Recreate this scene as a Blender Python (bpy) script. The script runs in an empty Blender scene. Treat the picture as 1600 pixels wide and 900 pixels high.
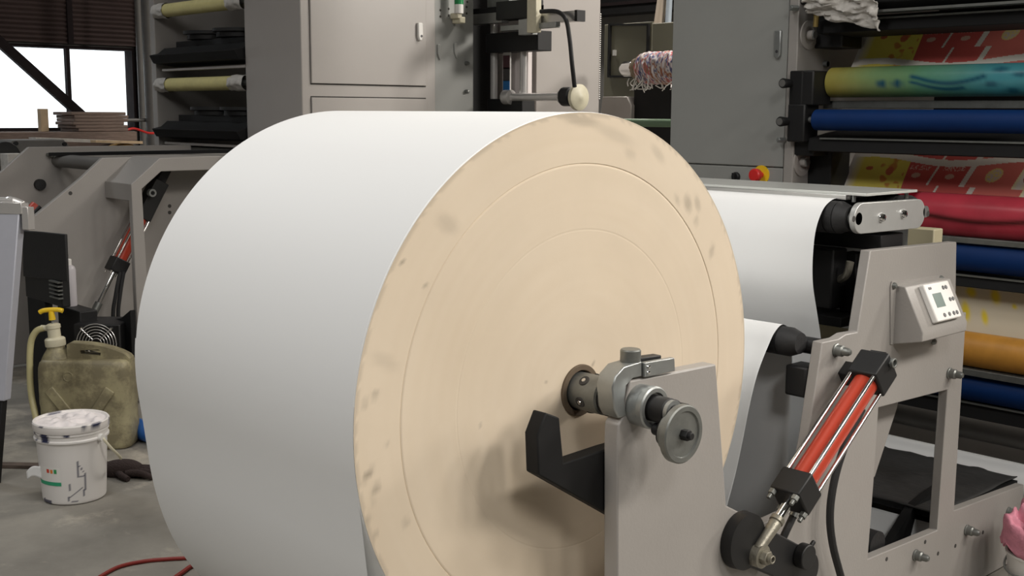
import bpy, bmesh, math, random
from math import pi, sin, cos, sqrt, exp, atan2, hypot
from mathutils import Vector, Matrix
from mathutils.geometry import tessellate_polygon
from mathutils import noise as mnoise
random.seed(7)
scene = bpy.context.scene
COL = scene.collection

# ------------------------------------------------------------------ camera
cam_data = bpy.data.cameras.new('camera')
cam = bpy.data.objects.new('camera', cam_data)
COL.objects.link(cam)
cam_data.sensor_width = 36.0
cam_data.lens = 1846.4 / 1600 * 36.0
cam_data.clip_start, cam_data.clip_end = 0.05, 200
_y, _p, _r = math.radians(47.041), math.radians(8.469), math.radians(0.303)
_f = Vector((-sin(_y) * cos(_p), cos(_y) * cos(_p), -sin(_p)))
_rt = Vector((cos(_y), sin(_y), 0))
_up = _rt.cross(_f)
_r2 = _rt * cos(_r) + _up * sin(_r)
_u2 = -_rt * sin(_r) + _up * cos(_r)
cam.matrix_world = Matrix(((_r2.x, _u2.x, -_f.x, 0), (_r2.y, _u2.y, -_f.y, 0), (_r2.z, _u2.z, -_f.z, 1.62), (0, 0, 0, 1)))
scene.camera = cam

# ------------------------------------------------------------------ world, lamps, exposure
scene.view_settings.view_transform = 'Standard'
scene.view_settings.look = 'None'
scene.view_settings.gamma = 1.0
scene.view_settings.use_curve_mapping = False
scene.view_settings.exposure = 0.0
world = bpy.data.worlds.new('overcast_sky')
scene.world = world
world.use_nodes = True
world.node_tree.nodes['Background'].inputs[0].default_value = (0.92, 0.97, 1.0, 1)
world.node_tree.nodes['Background'].inputs[1].default_value = 1.6

def ceiling_lamp(name, loc, power, size, target=None, color=(1.0, 0.95, 0.88), shape='DISK', spread=180):
    d = bpy.data.lights.new(name, 'AREA')
    d.energy, d.shape, d.size, d.color = power, shape, size, color
    d.spread = math.radians(spread)
    o = bpy.data.objects.new(name, d)
    o.location = loc
    dirv = (Vector(target) - Vector(loc)) if target else Vector((0, 0, -1))
    o.rotation_euler = dirv.to_track_quat('-Z', 'Y').to_euler()
    COL.objects.link(o)
    return o

WARM, NEUT, COOL = (1.0, 0.94, 0.86), (1.0, 0.975, 0.94), (0.94, 0.975, 1.0)
for _ky in (3.3, 5.0, 6.7):
    ceiling_lamp('high_bay_light', (2.8, _ky, 5.0), 50, 1.0, (-1.6, 2.4, 0.8), WARM, spread=120)
ceiling_lamp('high_bay_light', (2.6, -0.4, 5.2), 38, 1.2, (-1.9, 3.2, 1.1), NEUT, spread=120)
ceiling_lamp('high_bay_light', (-3.2, 1.2, 5.5), 32, 1.6, None, NEUT, spread=120)
ceiling_lamp('high_bay_light', (-2.0, -3.0, 5.5), 63, 1.6, (-2.4, 1.5, 0.6), NEUT, spread=120)
ceiling_lamp('high_bay_light', (-3.4, 8.0, 5.5), 250, 1.2, None, WARM, spread=140)
ceiling_lamp('high_bay_light', (-9.0, 8.5, 5.5), 160, 1.2, None, WARM, spread=140)
ceiling_lamp('high_bay_light', (-9.5, 1.0, 5.5), 60, 1.2, None, COOL, spread=140)
ceiling_lamp('high_bay_light', (1.5, 10.5, 4.6), 175, 1.2, (-5.0, 4.0, 1.4), WARM, spread=120)
ceiling_lamp('high_bay_light', (4.6, 1.6, 4.2), 24, 1.6, (-1.8, 2.2, 0.9), WARM, spread=120)  # added fill light from the front right, not an actual fixture

# ------------------------------------------------------------------ colours and materials
def S(r, g, b):
    def c(v):
        v /= 255.0
        return v / 12.92 if v <= 0.04045 else ((v + 0.055) / 1.055) ** 2.4
    return (c(r), c(g), c(b))

def mat(name, col, rough=0.5, metal=0.0, var=0.0, scale=6.0, bump=0.0, bscale=60.0, spec=0.5, coat=0.0, stain=None, attr=False, stretch=None):
    m = bpy.data.materials.new(name)
    m.use_nodes = True
    nt = m.node_tree
    bs = nt.nodes['Principled BSDF']
    bs.inputs['Base Color'].default_value = (*col, 1)
    bs.inputs['Roughness'].default_value = rough
    bs.inputs['Metallic'].default_value = metal
    bs.inputs['Specular IOR Level'].default_value = spec
    if coat:
        bs.inputs['Coat Weight'].default_value = coat
        bs.inputs['Coat Roughness'].default_value = 0.12
    tc = nt.nodes.new('ShaderNodeTexCoord')
    vec = tc.outputs['Object']
    if stretch:
        mp = nt.nodes.new('ShaderNodeMapping')
        mp.inputs['Scale'].default_value = stretch
        nt.links.new(vec, mp.inputs['Vector'])
        vec = mp.outputs['Vector']
    last = None
    if attr:
        at = nt.nodes.new('ShaderNodeAttribute')
        at.attribute_name = 'Col'
        last = at.outputs['Color']
    if var:
        nz = nt.nodes.new('ShaderNodeTexNoise')
        nz.inputs['Scale'].default_value = scale
        nz.inputs['Detail'].default_value = 6
        nz.inputs['Roughness'].default_value = 0.62
        nt.links.new(vec, nz.inputs['Vector'])
        rp = nt.nodes.new('ShaderNodeValToRGB')
        rp.color_ramp.elements[0].position, rp.color_ramp.elements[1].position = 0.3, 0.7
        lo, hi = 1 - var, 1 + var * 0.6
        rp.color_ramp.elements[0].color = (lo, lo, lo, 1)
        rp.color_ramp.elements[1].color = (hi, hi, hi, 1)
        nt.links.new(nz.outputs['Fac'], rp.inputs['Fac'])
        mx = nt.nodes.new('ShaderNodeMix')
        mx.data_type, mx.blend_type = 'RGBA', 'MULTIPLY'
        mx.inputs[0].default_value = 1
        if last is None:
            mx.inputs[6].default_value = (*col, 1)
        else:
            nt.links.new(last, mx.inputs[6])
        nt.links.new(rp.outputs['Color'], mx.inputs[7])
        last = mx.outputs[2]
    if stain:
        scol, sscale, thr, amount = stain
        n2 = nt.nodes.new('ShaderNodeTexNoise')
        n2.inputs['Scale'].default_value = sscale
        n2.inputs['Detail'].default_value = 8
        n2.inputs['Roughness'].default_value = 0.7
        nt.links.new(vec, n2.inputs['Vector'])
        r2 = nt.nodes.new('ShaderNodeValToRGB')
        r2.color_ramp.elements[0].position, r2.color_ramp.elements[1].position = thr, thr + 0.12
        r2.color_ramp.elements[0].color = (0, 0, 0, 1)
        r2.color_ramp.elements[1].color = (amount, amount, amount, 1)
        nt.links.new(n2.outputs['Fac'], r2.inputs['Fac'])
        m2 = nt.nodes.new('ShaderNodeMix')
        m2.data_type = 'RGBA'
        nt.links.new(r2.outputs['Color'], m2.inputs[0])
        if last is None:
            m2.inputs[6].default_value = (*col, 1)
        else:
            nt.links.new(last, m2.inputs[6])
        m2.inputs[7].default_value = (*scol, 1)
        last = m2.outputs[2]
    if last is not None:
        nt.links.new(last, bs.inputs['Base Color'])
    if bump:
        n3 = nt.nodes.new('ShaderNodeTexNoise')
        n3.inputs['Scale'].default_value = bscale
        n3.inputs['Detail'].default_value = 4
        nt.links.new(vec, n3.inputs['Vector'])
        bp = nt.nodes.new('ShaderNodeBump')
        bp.inputs['Strength'].default_value = bump
        bp.inputs['Distance'].default_value = 0.01
        nt.links.new(n3.outputs['Fac'], bp.inputs['Height'])
        nt.links.new(bp.outputs['Normal'], bs.inputs['Normal'])
    return m

M = {}
M['paper'] = mat('white_paper', (0.82, 0.828, 0.828), 0.55, spec=0.35)
M['face'] = mat('kraft_roll_edge', (1, 1, 1), 0.75, var=0.05, scale=3, spec=0.25, attr=True)
M['core'] = mat('brown_core', S(96, 82, 66), 0.8, var=0.2, scale=20)
M['stand'] = mat('pale_grey_enamel', S(150, 146, 142), 0.42, var=0.04, scale=4, bump=0.06, bscale=120)
M['cab'] = mat('grey_cabinet_enamel', S(168, 163, 159), 0.33, var=0.03, scale=3, bump=0.03, bscale=150)
M['cabdark'] = mat('cool_grey_cabinet_enamel', S(146, 147, 144), 0.42, var=0.04, scale=3)
M['black'] = mat('black_paint', S(25, 25, 26), 0.5, spec=0.4, var=0.15, scale=20)
M['soot'] = mat('matt_black_steel', S(19, 19, 20), 0.7, var=0.2, scale=14, spec=0.3)
M['rubber'] = mat('black_rubber', S(28, 28, 29), 0.6, bump=0.1, bscale=90)
M['steel'] = mat('brushed_steel', S(158, 161, 160), 0.36, 0.7, var=0.08, scale=30)
M['dullsteel'] = mat('dull_steel', S(126, 128, 125), 0.42, 0.65, var=0.18, scale=25)
M['chrome'] = mat('chrome', S(222, 222, 222), 0.12, 1.0)
M['zinc'] = mat('zinc_cast', S(150, 146, 134), 0.45, 0.7, var=0.2, scale=40, bump=0.15, bscale=150)
M['red'] = mat('red_anodised_barrel', S(178, 58, 34), 0.42, 0.05, coat=0.1)
M['ink_groove'] = mat('dark_joint', S(60, 58, 56), 0.8)
M['alu'] = mat('aluminium_extrusion', S(190, 190, 188), 0.3, 0.9, var=0.05, scale=20)
M['floor'] = mat('worn_concrete', S(140, 136, 128), 0.6, var=0.3, scale=2.2, bump=0.25, bscale=12, stain=(S(190, 182, 168), 1.7, 0.53, 0.7))
M['wall'] = mat('grey_wall', S(120, 119, 117), 0.8, var=0.1, scale=2)
M['ceiling'] = mat('grey_roof_sheet', S(150, 148, 144), 0.8)
M['shutter'] = mat('brown_corrugated_sheet', S(66, 52, 50), 0.7, var=0.2, scale=5, stretch=(1, 1, 6))
M['beam'] = mat('dark_steel_beam', S(38, 32, 33), 0.8, var=0.2, scale=8, spec=0.1)
M['pipe'] = mat('grey_pipe', S(104, 102, 99), 0.5, var=0.1, scale=8)
M['wood'] = mat('weathered_wood', S(128, 110, 100), 0.8, var=0.35, scale=9, stretch=(1, 1, 12))
M['woodlight'] = mat('pale_timber', S(196, 172, 140), 0.75, var=0.2, scale=10)
M['yellowwrap'] = mat('yellow_sleeve', S(212, 202, 140), 0.55, var=0.12, scale=12)
M['film'] = mat('crumpled_white_film', S(196, 192, 186), 0.5, var=0.2, scale=20, bump=0.5, bscale=40)
M['blue'] = mat('blue_rubber_roller', S(2, 42, 94), 0.6, spec=0.25, var=0.1, scale=8)
M['orange'] = mat('ochre_roller', S(200, 142, 60), 0.45, var=0.18, scale=9)
M['yellow'] = mat('yellow_plastic', S(236, 196, 40), 0.4)
M['plastic_dirty'] = mat('grimy_translucent_plastic', S(158, 150, 118), 0.5, var=0.12, scale=9, stain=(S(104, 96, 76), 5.0, 0.42, 0.75), bump=0.08, bscale=30)
M['plastic_cream'] = mat('cream_plastic', S(206, 200, 176), 0.45, var=0.12, scale=14)
M['print'] = mat('printed_paper', (1, 1, 1), 0.5, spec=0.3, attr=True)
M['gloss_print'] = mat('inked_roller', (1, 1, 1), 0.25, attr=True, var=0.1, scale=10, spec=0.5)
M['white_plastic'] = mat('white_plastic', S(226, 224, 220), 0.4)
M['bucket'] = mat('paint_smeared_white_plastic', (1, 1, 1), 0.45, attr=True)
M['screen'] = mat('grey_green_lcd', S(112, 128, 122), 0.2)
M['btn'] = mat('dark_buttons', S(60, 60, 62), 0.4)
M['green'] = mat('green_lens', S(20, 132, 72), 0.3)
M['greenpipe'] = mat('green_painted_steel', S(98, 124, 98), 0.5)
M['redplastic'] = mat('red_plastic', S(206, 44, 42), 0.35)
M['hose_red'] = mat('red_rubber', S(140, 42, 34), 0.5)
M['glove'] = mat('dark_brown_knit', S(52, 40, 38), 0.9, bump=0.6, bscale=160)
M['rag'] = mat('pink_cloth', S(214, 140, 158), 0.85, var=0.25, scale=25, bump=0.4, bscale=60)
M['beige'] = mat('beige_enamel', S(176, 168, 140), 0.5)
M['olive'] = mat('khaki_door', S(122, 120, 104), 0.55)
M['brightplate'] = mat('ground_steel_plate', S(186, 187, 185), 0.38, 0.45, var=0.06, scale=14)
M['rodbright'] = mat('bright_rod', S(214, 212, 210), 0.25, 0.6)
M['slidepanel'] = mat('pale_slide_panel', S(222, 214, 212), 0.35)
M['clear'] = mat('frosted_acrylic', S(206, 208, 204), 0.18, 0.25)
M['dirtyblack'] = mat('dusty_black_sheet', S(44, 44, 44), 0.7, var=0.5, scale=18, stretch=(1, 5, 1))
M['rags'] = mat('wound_scrap', (1, 1, 1), 0.7, attr=True)
M['bluesheet'] = mat('blue_plastic_pipe', S(40, 96, 170), 0.4)

def glass_mat():
    m = bpy.data.materials.new('window_glass')
    m.use_nodes = True
    b = m.node_tree.nodes['Principled BSDF']
    b.inputs['Base Color'].default_value = (1, 1, 1, 1)
    b.inputs['Roughness'].default_value = 0.02
    b.inputs['Transmission Weight'].default_value = 1.0
    b.inputs['IOR'].default_value = 1.05
    return m
M['glass'] = glass_mat()

# ------------------------------------------------------------------ mesh builder
def catmull(pts, k=6):
    pts = [Vector(p) for p in pts]
    if len(pts) < 3:
        return pts
    out = []
    n = len(pts)
    for i in range(n - 1):
        p0, p1, p2, p3 = pts[max(i - 1, 0)], pts[i], pts[i + 1], pts[min(i + 2, n - 1)]
        for j in range(k):
            t = j / k
            out.append(0.5 * ((2 * p1) + (p2 - p0) * t + (2 * p0 - 5 * p1 + 4 * p2 - p3) * t * t + (-p0 + 3 * p1 - 3 * p2 + p3) * t ** 3))
    out.append(pts[-1])
    return out

def chord_spline(pts, k=6):
    pts = [Vector(p) for p in pts]
    n = len(pts)
    if n < 3:
        return pts
    h = [max((pts[i + 1] - pts[i]).length, 1e-6) for i in range(n - 1)]
    d = [(pts[i + 1] - pts[i]) / h[i] for i in range(n - 1)]
    m = [d[0]] + [(d[i - 1] * h[i] + d[i] * h[i - 1]) / (h[i - 1] + h[i]) for i in range(1, n - 1)] + [d[-1]]
    out = []
    for i in range(n - 1):
        kk = max(k, int(h[i] / 0.012))
        for j in range(kk):
            t = j / kk
            out.append(pts[i] * (2 * t ** 3 - 3 * t * t + 1) + m[i] * (h[i] * (t ** 3 - 2 * t * t + t)) + pts[i + 1] * (3 * t * t - 2 * t ** 3) + m[i + 1] * (h[i] * (t ** 3 - t * t)))
    out.append(pts[-1])
    return out

class B:
    def __init__(self):
        self.bm = bmesh.new()

    def _v(self, p):
        return self.bm.verts.new(p)

    def _f(self, vs):
        try:
            return self.bm.faces.new(vs)
        except ValueError:
            return None

    def box(self, x0, y0, z0, x1, y1, z1):
        return self.obox(((x0 + x1) / 2, (y0 + y1) / 2, (z0 + z1) / 2), (abs(x1 - x0), abs(y1 - y0), abs(z1 - z0)))

    def obox(self, c, size, ax=None):
        c = Vector(c)
        u, v, w = ax if ax else (Vector((1, 0, 0)), Vector((0, 1, 0)), Vector((0, 0, 1)))
        vs = []
        for k in (-.5, .5):
            for j in (-.5, .5):
                for i in (-.5, .5):
                    vs.append(self._v(c + u * (i * size[0]) + v * (j * size[1]) + w * (k * size[2])))
        for f in ((0, 1, 3, 2), (4, 6, 7, 5), (0, 4, 5, 1), (2, 3, 7, 6), (0, 2, 6, 4), (1, 5, 7, 3)):
            self._f([vs[i] for i in f])
        return self

    def prism(self, axis, outer, a, b, holes=()):
        def P(p, t):
            return (t, p[0], p[1]) if axis == 'x' else ((p[0], t, p[1]) if axis == 'y' else (p[0], p[1], t))
        loops = [list(outer)] + [list(h) for h in holes]
        flat = [p for l in loops for p in l]
        va = [self._v(P(p, a)) for p in flat]
        vb = [self._v(P(p, b)) for p in flat]
        if len(loops) == 1:
            self._f(va)
            self._f(vb[::-1])
        else:
            for t in tessellate_polygon([[Vector((p[0], p[1], 0)) for p in l] for l in loops]):
                self._f([va[i] for i in t])
                self._f([vb[i] for i in reversed(t)])
        o = 0
        for l in loops:
            n = len(l)
            for i in range(n):
                j = (i + 1) % n
                self._f([va[o + i], vb[o + i], vb[o + j], va[o + j]])
            o += n
        return self

    def lathe(self, p0, d, prof, n=32, closed=False):
        p0, d = Vector(p0), Vector(d).normalized()
        h = Vector((0, 0, 1)) if abs(d.z) < 0.9 else Vector((1, 0, 0))
        u = d.cross(h).normalized()
        v = d.cross(u)
        rings = []
        for r, t in prof:
            if r < 1e-6:
                rings.append([self._v(p0 + d * t)])
            else:
                rings.append([self._v(p0 + d * t + (u * cos(2 * pi * i / n) + v * sin(2 * pi * i / n)) * r) for i in range(n)])
        prs = list(zip(rings[:-1], rings[1:])) + ([(rings[-1], rings[0])] if closed else [])
        for A, C in prs:
            if len(A) == 1 and len(C) == 1:
                continue
            for i in range(n):
                j = (i + 1) % n
                if len(A) == 1:
                    self._f([A[0], C[i], C[j]])
                elif len(C) == 1:
                    self._f([A[i], C[0], A[j]])
                else:
                    self._f([A[i], C[i], C[j], A[j]])
        return self

    def cyl(self, p0, p1, r, r1=None, n=32):
        p0, p1 = Vector(p0), Vector(p1)
        L = (p1 - p0).length
        r1 = r if r1 is None else r1
        return self.lathe(p0, p1 - p0, [(0, 0), (r, 0), (r1, L), (0, L)], n)

    def ring(self, p0, d, ro, ri, L, n=40):
        return self.lathe(p0, d, [(ri, 0), (ro, 0), (ro, L), (ri, L)], n, closed=True)

    def tube(self, pts, r, n=10, k=6, smooth=True):
        pts = catmull(pts, k) if smooth else [Vector(p) for p in pts]
        rings = []
        prev = None
        for i, p in enumerate(pts):
            t = (pts[min(i + 1, len(pts) - 1)] - pts[max(i - 1, 0)]).normalized()
            if prev is None:
                h = Vector((0, 0, 1)) if abs(t.z) < 0.9 else Vector((1, 0, 0))
                u = t.cross(h).normalized()
            else:
                u = (prev - t * prev.dot(t)).normalized()
            prev = u
            v = t.cross(u)
            rr = r(i / (len(pts) - 1)) if callable(r) else r
            rings.append([self._v(p + (u * cos(2 * pi * q / n) + v * sin(2 * pi * q / n)) * rr) for q in range(n)])
        for A, C in zip(rings[:-1], rings[1:]):
            for i in range(n):
                j = (i + 1) % n
                self._f([A[i], C[i], C[j], A[j]])
        self._f(rings[0][::-1])
        self._f(rings[-1])
        return self

    def sphere(self, c, r, sc=(1, 1, 1), n=20):
        c = Vector(c)
        rings = []
        for i in range(n // 2 + 1):
            a = pi * i / (n // 2)
            if i in (0, n // 2):
                rings.append([self._v(c + Vector((0, 0, r * cos(a) * sc[2])))])
            else:
                rings.append([self._v(c + Vector((r * sin(a) * cos(2 * pi * j / n) * sc[0], r * sin(a) * sin(2 * pi * j / n) * sc[1], r * cos(a) * sc[2]))) for j in range(n)])
        for A, C in zip(rings[:-1], rings[1:]):
            for i in range(n):
                j = (i + 1) % n
                if len(A) == 1:
                    self._f([A[0], C[i], C[j]])
                elif len(C) == 1:
                    self._f([A[i], C[0], A[j]])
                else:
                    self._f([A[i], C[i], C[j], A[j]])
        return self

    def sheet(self, fn, nu, nv):
        g = [[self._v(fn(i / nu, j / nv)) for j in range(nv + 1)] for i in range(nu + 1)]
        for i in range(nu):
            for j in range(nv):
                self._f([g[i][j], g[i + 1][j], g[i + 1][j + 1], g[i][j + 1]])
        return self

    def web(self, prof, x0, x1, nx=4):
        pts = chord_spline([(0, p[0], p[1]) for p in prof], 6)
        rows = [[self._v((x0 + (x1 - x0) * i / nx, p.y, p.z)) for p in pts] for i in range(nx + 1)]
        for A, C in zip(rows[:-1], rows[1:]):
            for j in range(len(pts) - 1):
                self._f([A[j], A[j + 1], C[j + 1], C[j]])
        return self

def root_of(o):
    while o.parent:
        o = o.parent
    return o

def make(name, b, m, off, parent=None, bev=0.0, colfn=None, solid=0.0, ang=35.0, recalc=True):
    bm = b.bm
    if recalc:
        bmesh.ops.recalc_face_normals(bm, faces=bm.faces)
    lim = math.radians(ang)
    for f in bm.faces:
        f.smooth = True
    for e in bm.edges:
        if len(e.link_faces) == 2:
            e.smooth = e.calc_face_angle(0) < lim
    me = bpy.data.meshes.new(name)
    cols = [colfn(v.co) for v in bm.verts] if colfn else None
    bmesh.ops.translate(bm, verts=bm.verts, vec=-Vector(off))
    bm.to_mesh(me)
    bm.free()
    if cols:
        a = me.color_attributes.new('Col', 'FLOAT_COLOR', 'POINT')
        a.data.foreach_set('color', [c for q in cols for c in (*q, 1.0)])
    me.materials.append(m)
    o = bpy.data.objects.new(name, me)
    COL.objects.link(o)
    if parent:
        o.parent = parent
    if solid:
        s = o.modifiers.new('thickness', 'SOLIDIFY')
        s.thickness, s.offset = solid, 0
    if bev:
        w = o.modifiers.new('rounded_edges', 'BEVEL')
        w.width, w.segments, w.limit_method, w.angle_limit = bev, 2, 'ANGLE', math.radians(40)
        w.harden_normals = False
    return o

def part(name, b, m, parent, bev=0.0, label=None, **k):
    o = make(name, b, m, root_of(parent).location, parent, bev, **k)
    if label:
        o['label'] = label
    return o

def thing(name, label, cat, loc, group=None):
    o = bpy.data.objects.new(name, None)
    o.empty_display_size = 0.1
    COL.objects.link(o)
    o.location = loc
    o['label'], o['category'] = label, cat
    if group:
        o['group'] = group
    return o

def single(name, b, m, label, cat, group=None, bev=0.0, kind=None, **k):
    xs = [v.co for v in b.bm.verts]
    lo = Vector((min(v.x for v in xs), min(v.y for v in xs), min(v.z for v in xs)))
    hi = Vector((max(v.x for v in xs), max(v.y for v in xs), max(v.z for v in xs)))
    off = Vector(((lo.x + hi.x) / 2, (lo.y + hi.y) / 2, lo.z))
    o = make(name, b, m, off, None, bev, **k)
    o.location = off
    o['label'], o['category'] = label, cat
    if group:
        o['group'] = group
    if kind:
        o['kind'] = kind
    return o

def struct(name, b, m, bev=0.0, **k):
    o = make(name, b, m, (0, 0, 0), None, bev, **k)
    o['kind'] = 'structure'
    return o

def copy_thing(root, delta, label, group=None):
    r = root.copy()
    COL.objects.link(r)
    r.location = root.location + Vector(delta)
    r['label'] = label
    if group:
        r['group'] = group
    def rec(src, dst):
        for ch in [q for q in COL.objects if q.parent == src]:
            c = ch.copy()
            COL.objects.link(c)
            c.parent = dst
            rec(ch, c)
    rec(root, r)
    return r

EX, EY, EZ = Vector((1, 0, 0)), Vector((0, 1, 0)), Vector((0, 0, 1))

# ------------------------------------------------------------------ the hall
fl = B().sheet(lambda u, v: (-13.2 + 20.2 * u, -6 + 20 * v, 0), 1, 1)
struct('floor', fl, M['floor'])
struct('ceiling', B().box(-13.3, -6, 6.0, 7, 14, 6.1), M['ceiling'])
struct('wall_back', B().box(-13.3, 12.0, 0, 7, 12.1, 6), M['wall'])
struct('wall_front', B().box(-13.3, -6.1, 0, 7, -6, 6), M['wall'])
struct('wall_right', B().box(7, -6.1, 0, 7.1, 12.1, 6), M['wall'])

# ------------------------------------------------------------------ the paper roll
RX, RY, RZ, RR = -1.886, 1.976, 0.971, 0.65      # near face x, axis y, axis z, radius
FX = -2.851                                       # far face x
TAN, TAN2 = S(211, 195, 172), S(220, 206, 186)
SMUDGE = [  # y, z, half width, half height, angle, strength
    ((1.361, 0.893), 0.018, 0.008, 0.7, 0.75), ((1.381, 0.861), 0.013, 0.009, 0.5, 0.6), ((1.373, 0.836), 0.008, 0.007, 0.3, 0.35),
    ((1.361, 0.804), 0.010, 0.007, 0.6, 0.4), ((1.456, 0.770), 0.012, 0.008, 0.3, 0.35), ((1.378, 0.763), 0.007, 0.005, 0.2, 0.4),
    ((1.381, 1.055), 0.010, 0.009, 0.4, 0.45), ((1.356, 1.042), 0.008, 0.009, 0.2, 0.4), ((1.573, 1.389), 0.030, 0.018, -0.5, 0.3),
    ((2.363, 1.393), 0.014, 0.022, 0.4, 0.55), ((2.402, 1.391), 0.011, 0.020, 0.4, 0.45), ((2.320, 1.405), 0.009, 0.014, 0.5, 0.35),
    ((2.467, 1.265), 0.010, 0.018, -0.4, 0.45), ((2.399, 1.347), 0.009, 0.012, -0.6, 0.35), ((1.969, 1.602), 0.055, 0.012, -0.1, 0.5),
    ((2.082, 1.569), 0.07, 0.014, -0.3, 0.25), ((2.242, 1.521), 0.03, 0.012, -0.7, 0.3), ((2.140, 1.523), 0.02, 0.012, -0.3, 0.25),
    ((1.407, 1.120), 0.035, 0.014, -0.5, 0.2), ((1.452, 1.318), 0.005, 0.005, 0, 0.75), ((1.511, 1.263), 0.006, 0.006, 0, 0.6),
    ((2.022, 1.028), 0.005, 0.005, 0, 0.75), ((1.866, 1.007), 0.004, 0.004, 0, 0.5), ((1.663, 0.941), 0.005, 0.005, 0, 0.4), ((1.410, 0.946), 0.006, 0.006, 0, 0.3),
]
def face_col(co):
    dy, dz = co.y - RY, co.z - RZ
    r = hypot(dy, dz)
    n = mnoise.noise(Vector((dy * 3, dz * 3, 1)))
    streak = mnoise.noise(Vector((r * 60, atan2(dz, dy) * 1.2, 4)))
    t = 0.5 + 0.35 * n + 0.2 * streak
    c = [TAN[i] * (1 - t) + TAN2[i] * t for i in range(3)]
    d = 1.0
    for (sy, sz), w, h, a, st in [((s[0]), *s[1:]) for s in SMUDGE]:
        ey, ez = co.y - sy, co.z - sz
        if abs(ey) < 0.16 and abs(ez) < 0.16:
            p, q = ey * cos(a) + ez * sin(a), -ey * sin(a) + ez * cos(a)
            d *= 1 - 0.6 * st * exp(-((p / w) ** 2 + (q / h) ** 2) ** 2 * 0.8)
    if r > RR - 0.006:
        d *= 0.8
    k = 0.6 * (1 - d)
    return [c[i] * d + S(112, 100, 84)[i] * k * 0.3 for i in range(3)]

roll = thing('paper_roll', 'huge white paper roll with tan kraft edge, mounted on a shaft in the foreground', 'paper roll', (RX - 0.48, RY, RZ - RR))
part('paper_surface', B().lathe((FX, RY, RZ), EX, [(RR - 0.004, 0), (RR, 0.004), (RR, RX - FX - 0.004), (RR - 0.003, RX - FX - 0.0005)], 720), M['paper'], roll, ang=30, label='smooth white paper surface')
radii = sorted(set([0.062] + [0.062 + i * (RR - 0.068) / 74 for i in range(1, 75)] + [0.530, 0.5325, 0.535, 0.5375, 0.378, 0.380, 0.382, RR - 0.004, RR - 0.001]))
def face_t(r):
    if abs(r - 0.5325) < 0.0006:
        return -0.0022
    if abs(r - 0.380) < 0.0006:
        return -0.0008
    return 0.0
part('end_face', B().lathe((RX, RY, RZ), EX, [(r, face_t(r)) for r in radii], 300), M['face'], roll, colfn=face_col, ang=80, label='tan kraft end of the wound layers, with smudges')
part('end_face', B().lathe((FX, RY, RZ), -EX, [(r, 0) for r in (0.062, 0.3, RR - 0.004)], 96), M['face'], roll, colfn=face_col, label='tan kraft far end')
part('core_tube', B().ring((FX - 0.004, RY, RZ), EX, 0.062, 0.048, RX - FX + 0.010, 48), M['core'], roll, bev=0.002)

# web: leaves the roll on the camera side, hangs below it, rises over the lower roller, loops and climbs over the upper rollers
webp = [(RY + (RR + 0.0004) * cos(math.radians(a)), RZ + (RR + 0.0004) * sin(math.radians(a))) for a in range(174, 189, 2)] + [(RY + (RR + 0.0004 + 0.042 * ((a - 188) / 19.0) ** 2) * cos(math.radians(a)), RZ + (RR + 0.0004 + 0.042 * ((a - 188) / 19.0) ** 2) * sin(math.radians(a))) for a in range(190, 205, 2)] + [(1.376, 0.585), (1.408, 0.49), (1.465, 0.385), (1.57, 0.27), (1.70, 0.19), (1.86, 0.14), (2.14, 0.14), (2.36, 0.25), (2.49, 0.39),
        (2.57, 0.551), (2.601, 0.627), (2.631, 0.721), (2.655, 0.808), (2.694, 0.911), (2.735, 0.975), (2.765, 1.012), (2.80, 1.030), (2.832, 1.016), (2.848, 0.985),
        (2.856, 0.93), (2.857, 0.80), (2.857, 0.60), (2.857, 0.40), (2.875, 0.315), (2.93, 0.283), (2.985, 0.315), (3.004, 0.40), (3.012, 0.60), (3.013, 0.80),
        (3.003, 0.96), (2.977, 1.041), (2.946, 1.139), (2.941, 1.214), (2.957, 1.306), (2.99, 1.352), (3.03, 1.372), (3.10, 1.373), (3.25, 1.373), (3.40, 1.373), (3.45, 1.358), (3.472, 1.32), (3.48, 1.2), (3.52, 0.9)]
web = single('paper_web', B().web(webp, FX, RX, 6), M['paper'], 'white paper web hanging off the big roll and threaded over the black rollers', 'paper web', ang=80, recalc=False)

# ------------------------------------------------------------------ unwind stand
SXF, SXB = -1.760, -1.792
outer = (2.810, 0.996)
plate = [(2.810, 0.996), (2.891, 0.995), (2.930, 1.004), (2.991, 1.002), (3.038, 1.233), (3.556, 1.222),
         (3.577, 0.990), (3.651, 0.986), (3.653, 0.317), (4.184, 0.292), (4.19, 0.015), (2.20, 0.015), (2.22, 0.50), (2.469, 0.531), (2.703, 0.540), (2.758, 0.724)]
hole = [(3.130, 0.757), (3.556, 0.744), (3.545, 0.275), (3.113, 0.290), (3.125, 0.545)]
stand = thing('unwind_stand', 'pale grey steel unwind stand with a big cut-out window, carrying the web rollers', 'machine stand', (-2.4, 3.2, 0))
part('side_plate', B().prism('x', plate, SXB, SXF, [hole]), M['stand'], stand, bev=0.003, label='near side plate with cut-out window')
part('side_plate', B().prism('x', plate, -2.99, -2.96, [hole]), M['stand'], stand, bev=0.003, label='far side plate')
part('cross_beam', B().box(-2.96, 2.55, 0.06, SXB, 2.67, 0.18), M['stand'], stand, bev=0.004)
part('cross_beam', B().box(-2.96, 3.98, 0.06, SXB, 4.10, 0.24), M['stand'], stand, bev=0.004)
def cap_bolt(p):
    b = B().lathe((SXF, p[0], p[1]), EX, [(0, 0), (0.019, 0), (0.019, 0.004), (0.016, 0.006), (0.016, 0.022), (0.012, 0.026), (0.0115, 0.040), (0.007, 0.047), (0, 0.049)], 20)
    part('bolt', b, M['dullsteel'], stand, label='shiny domed nut')
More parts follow.
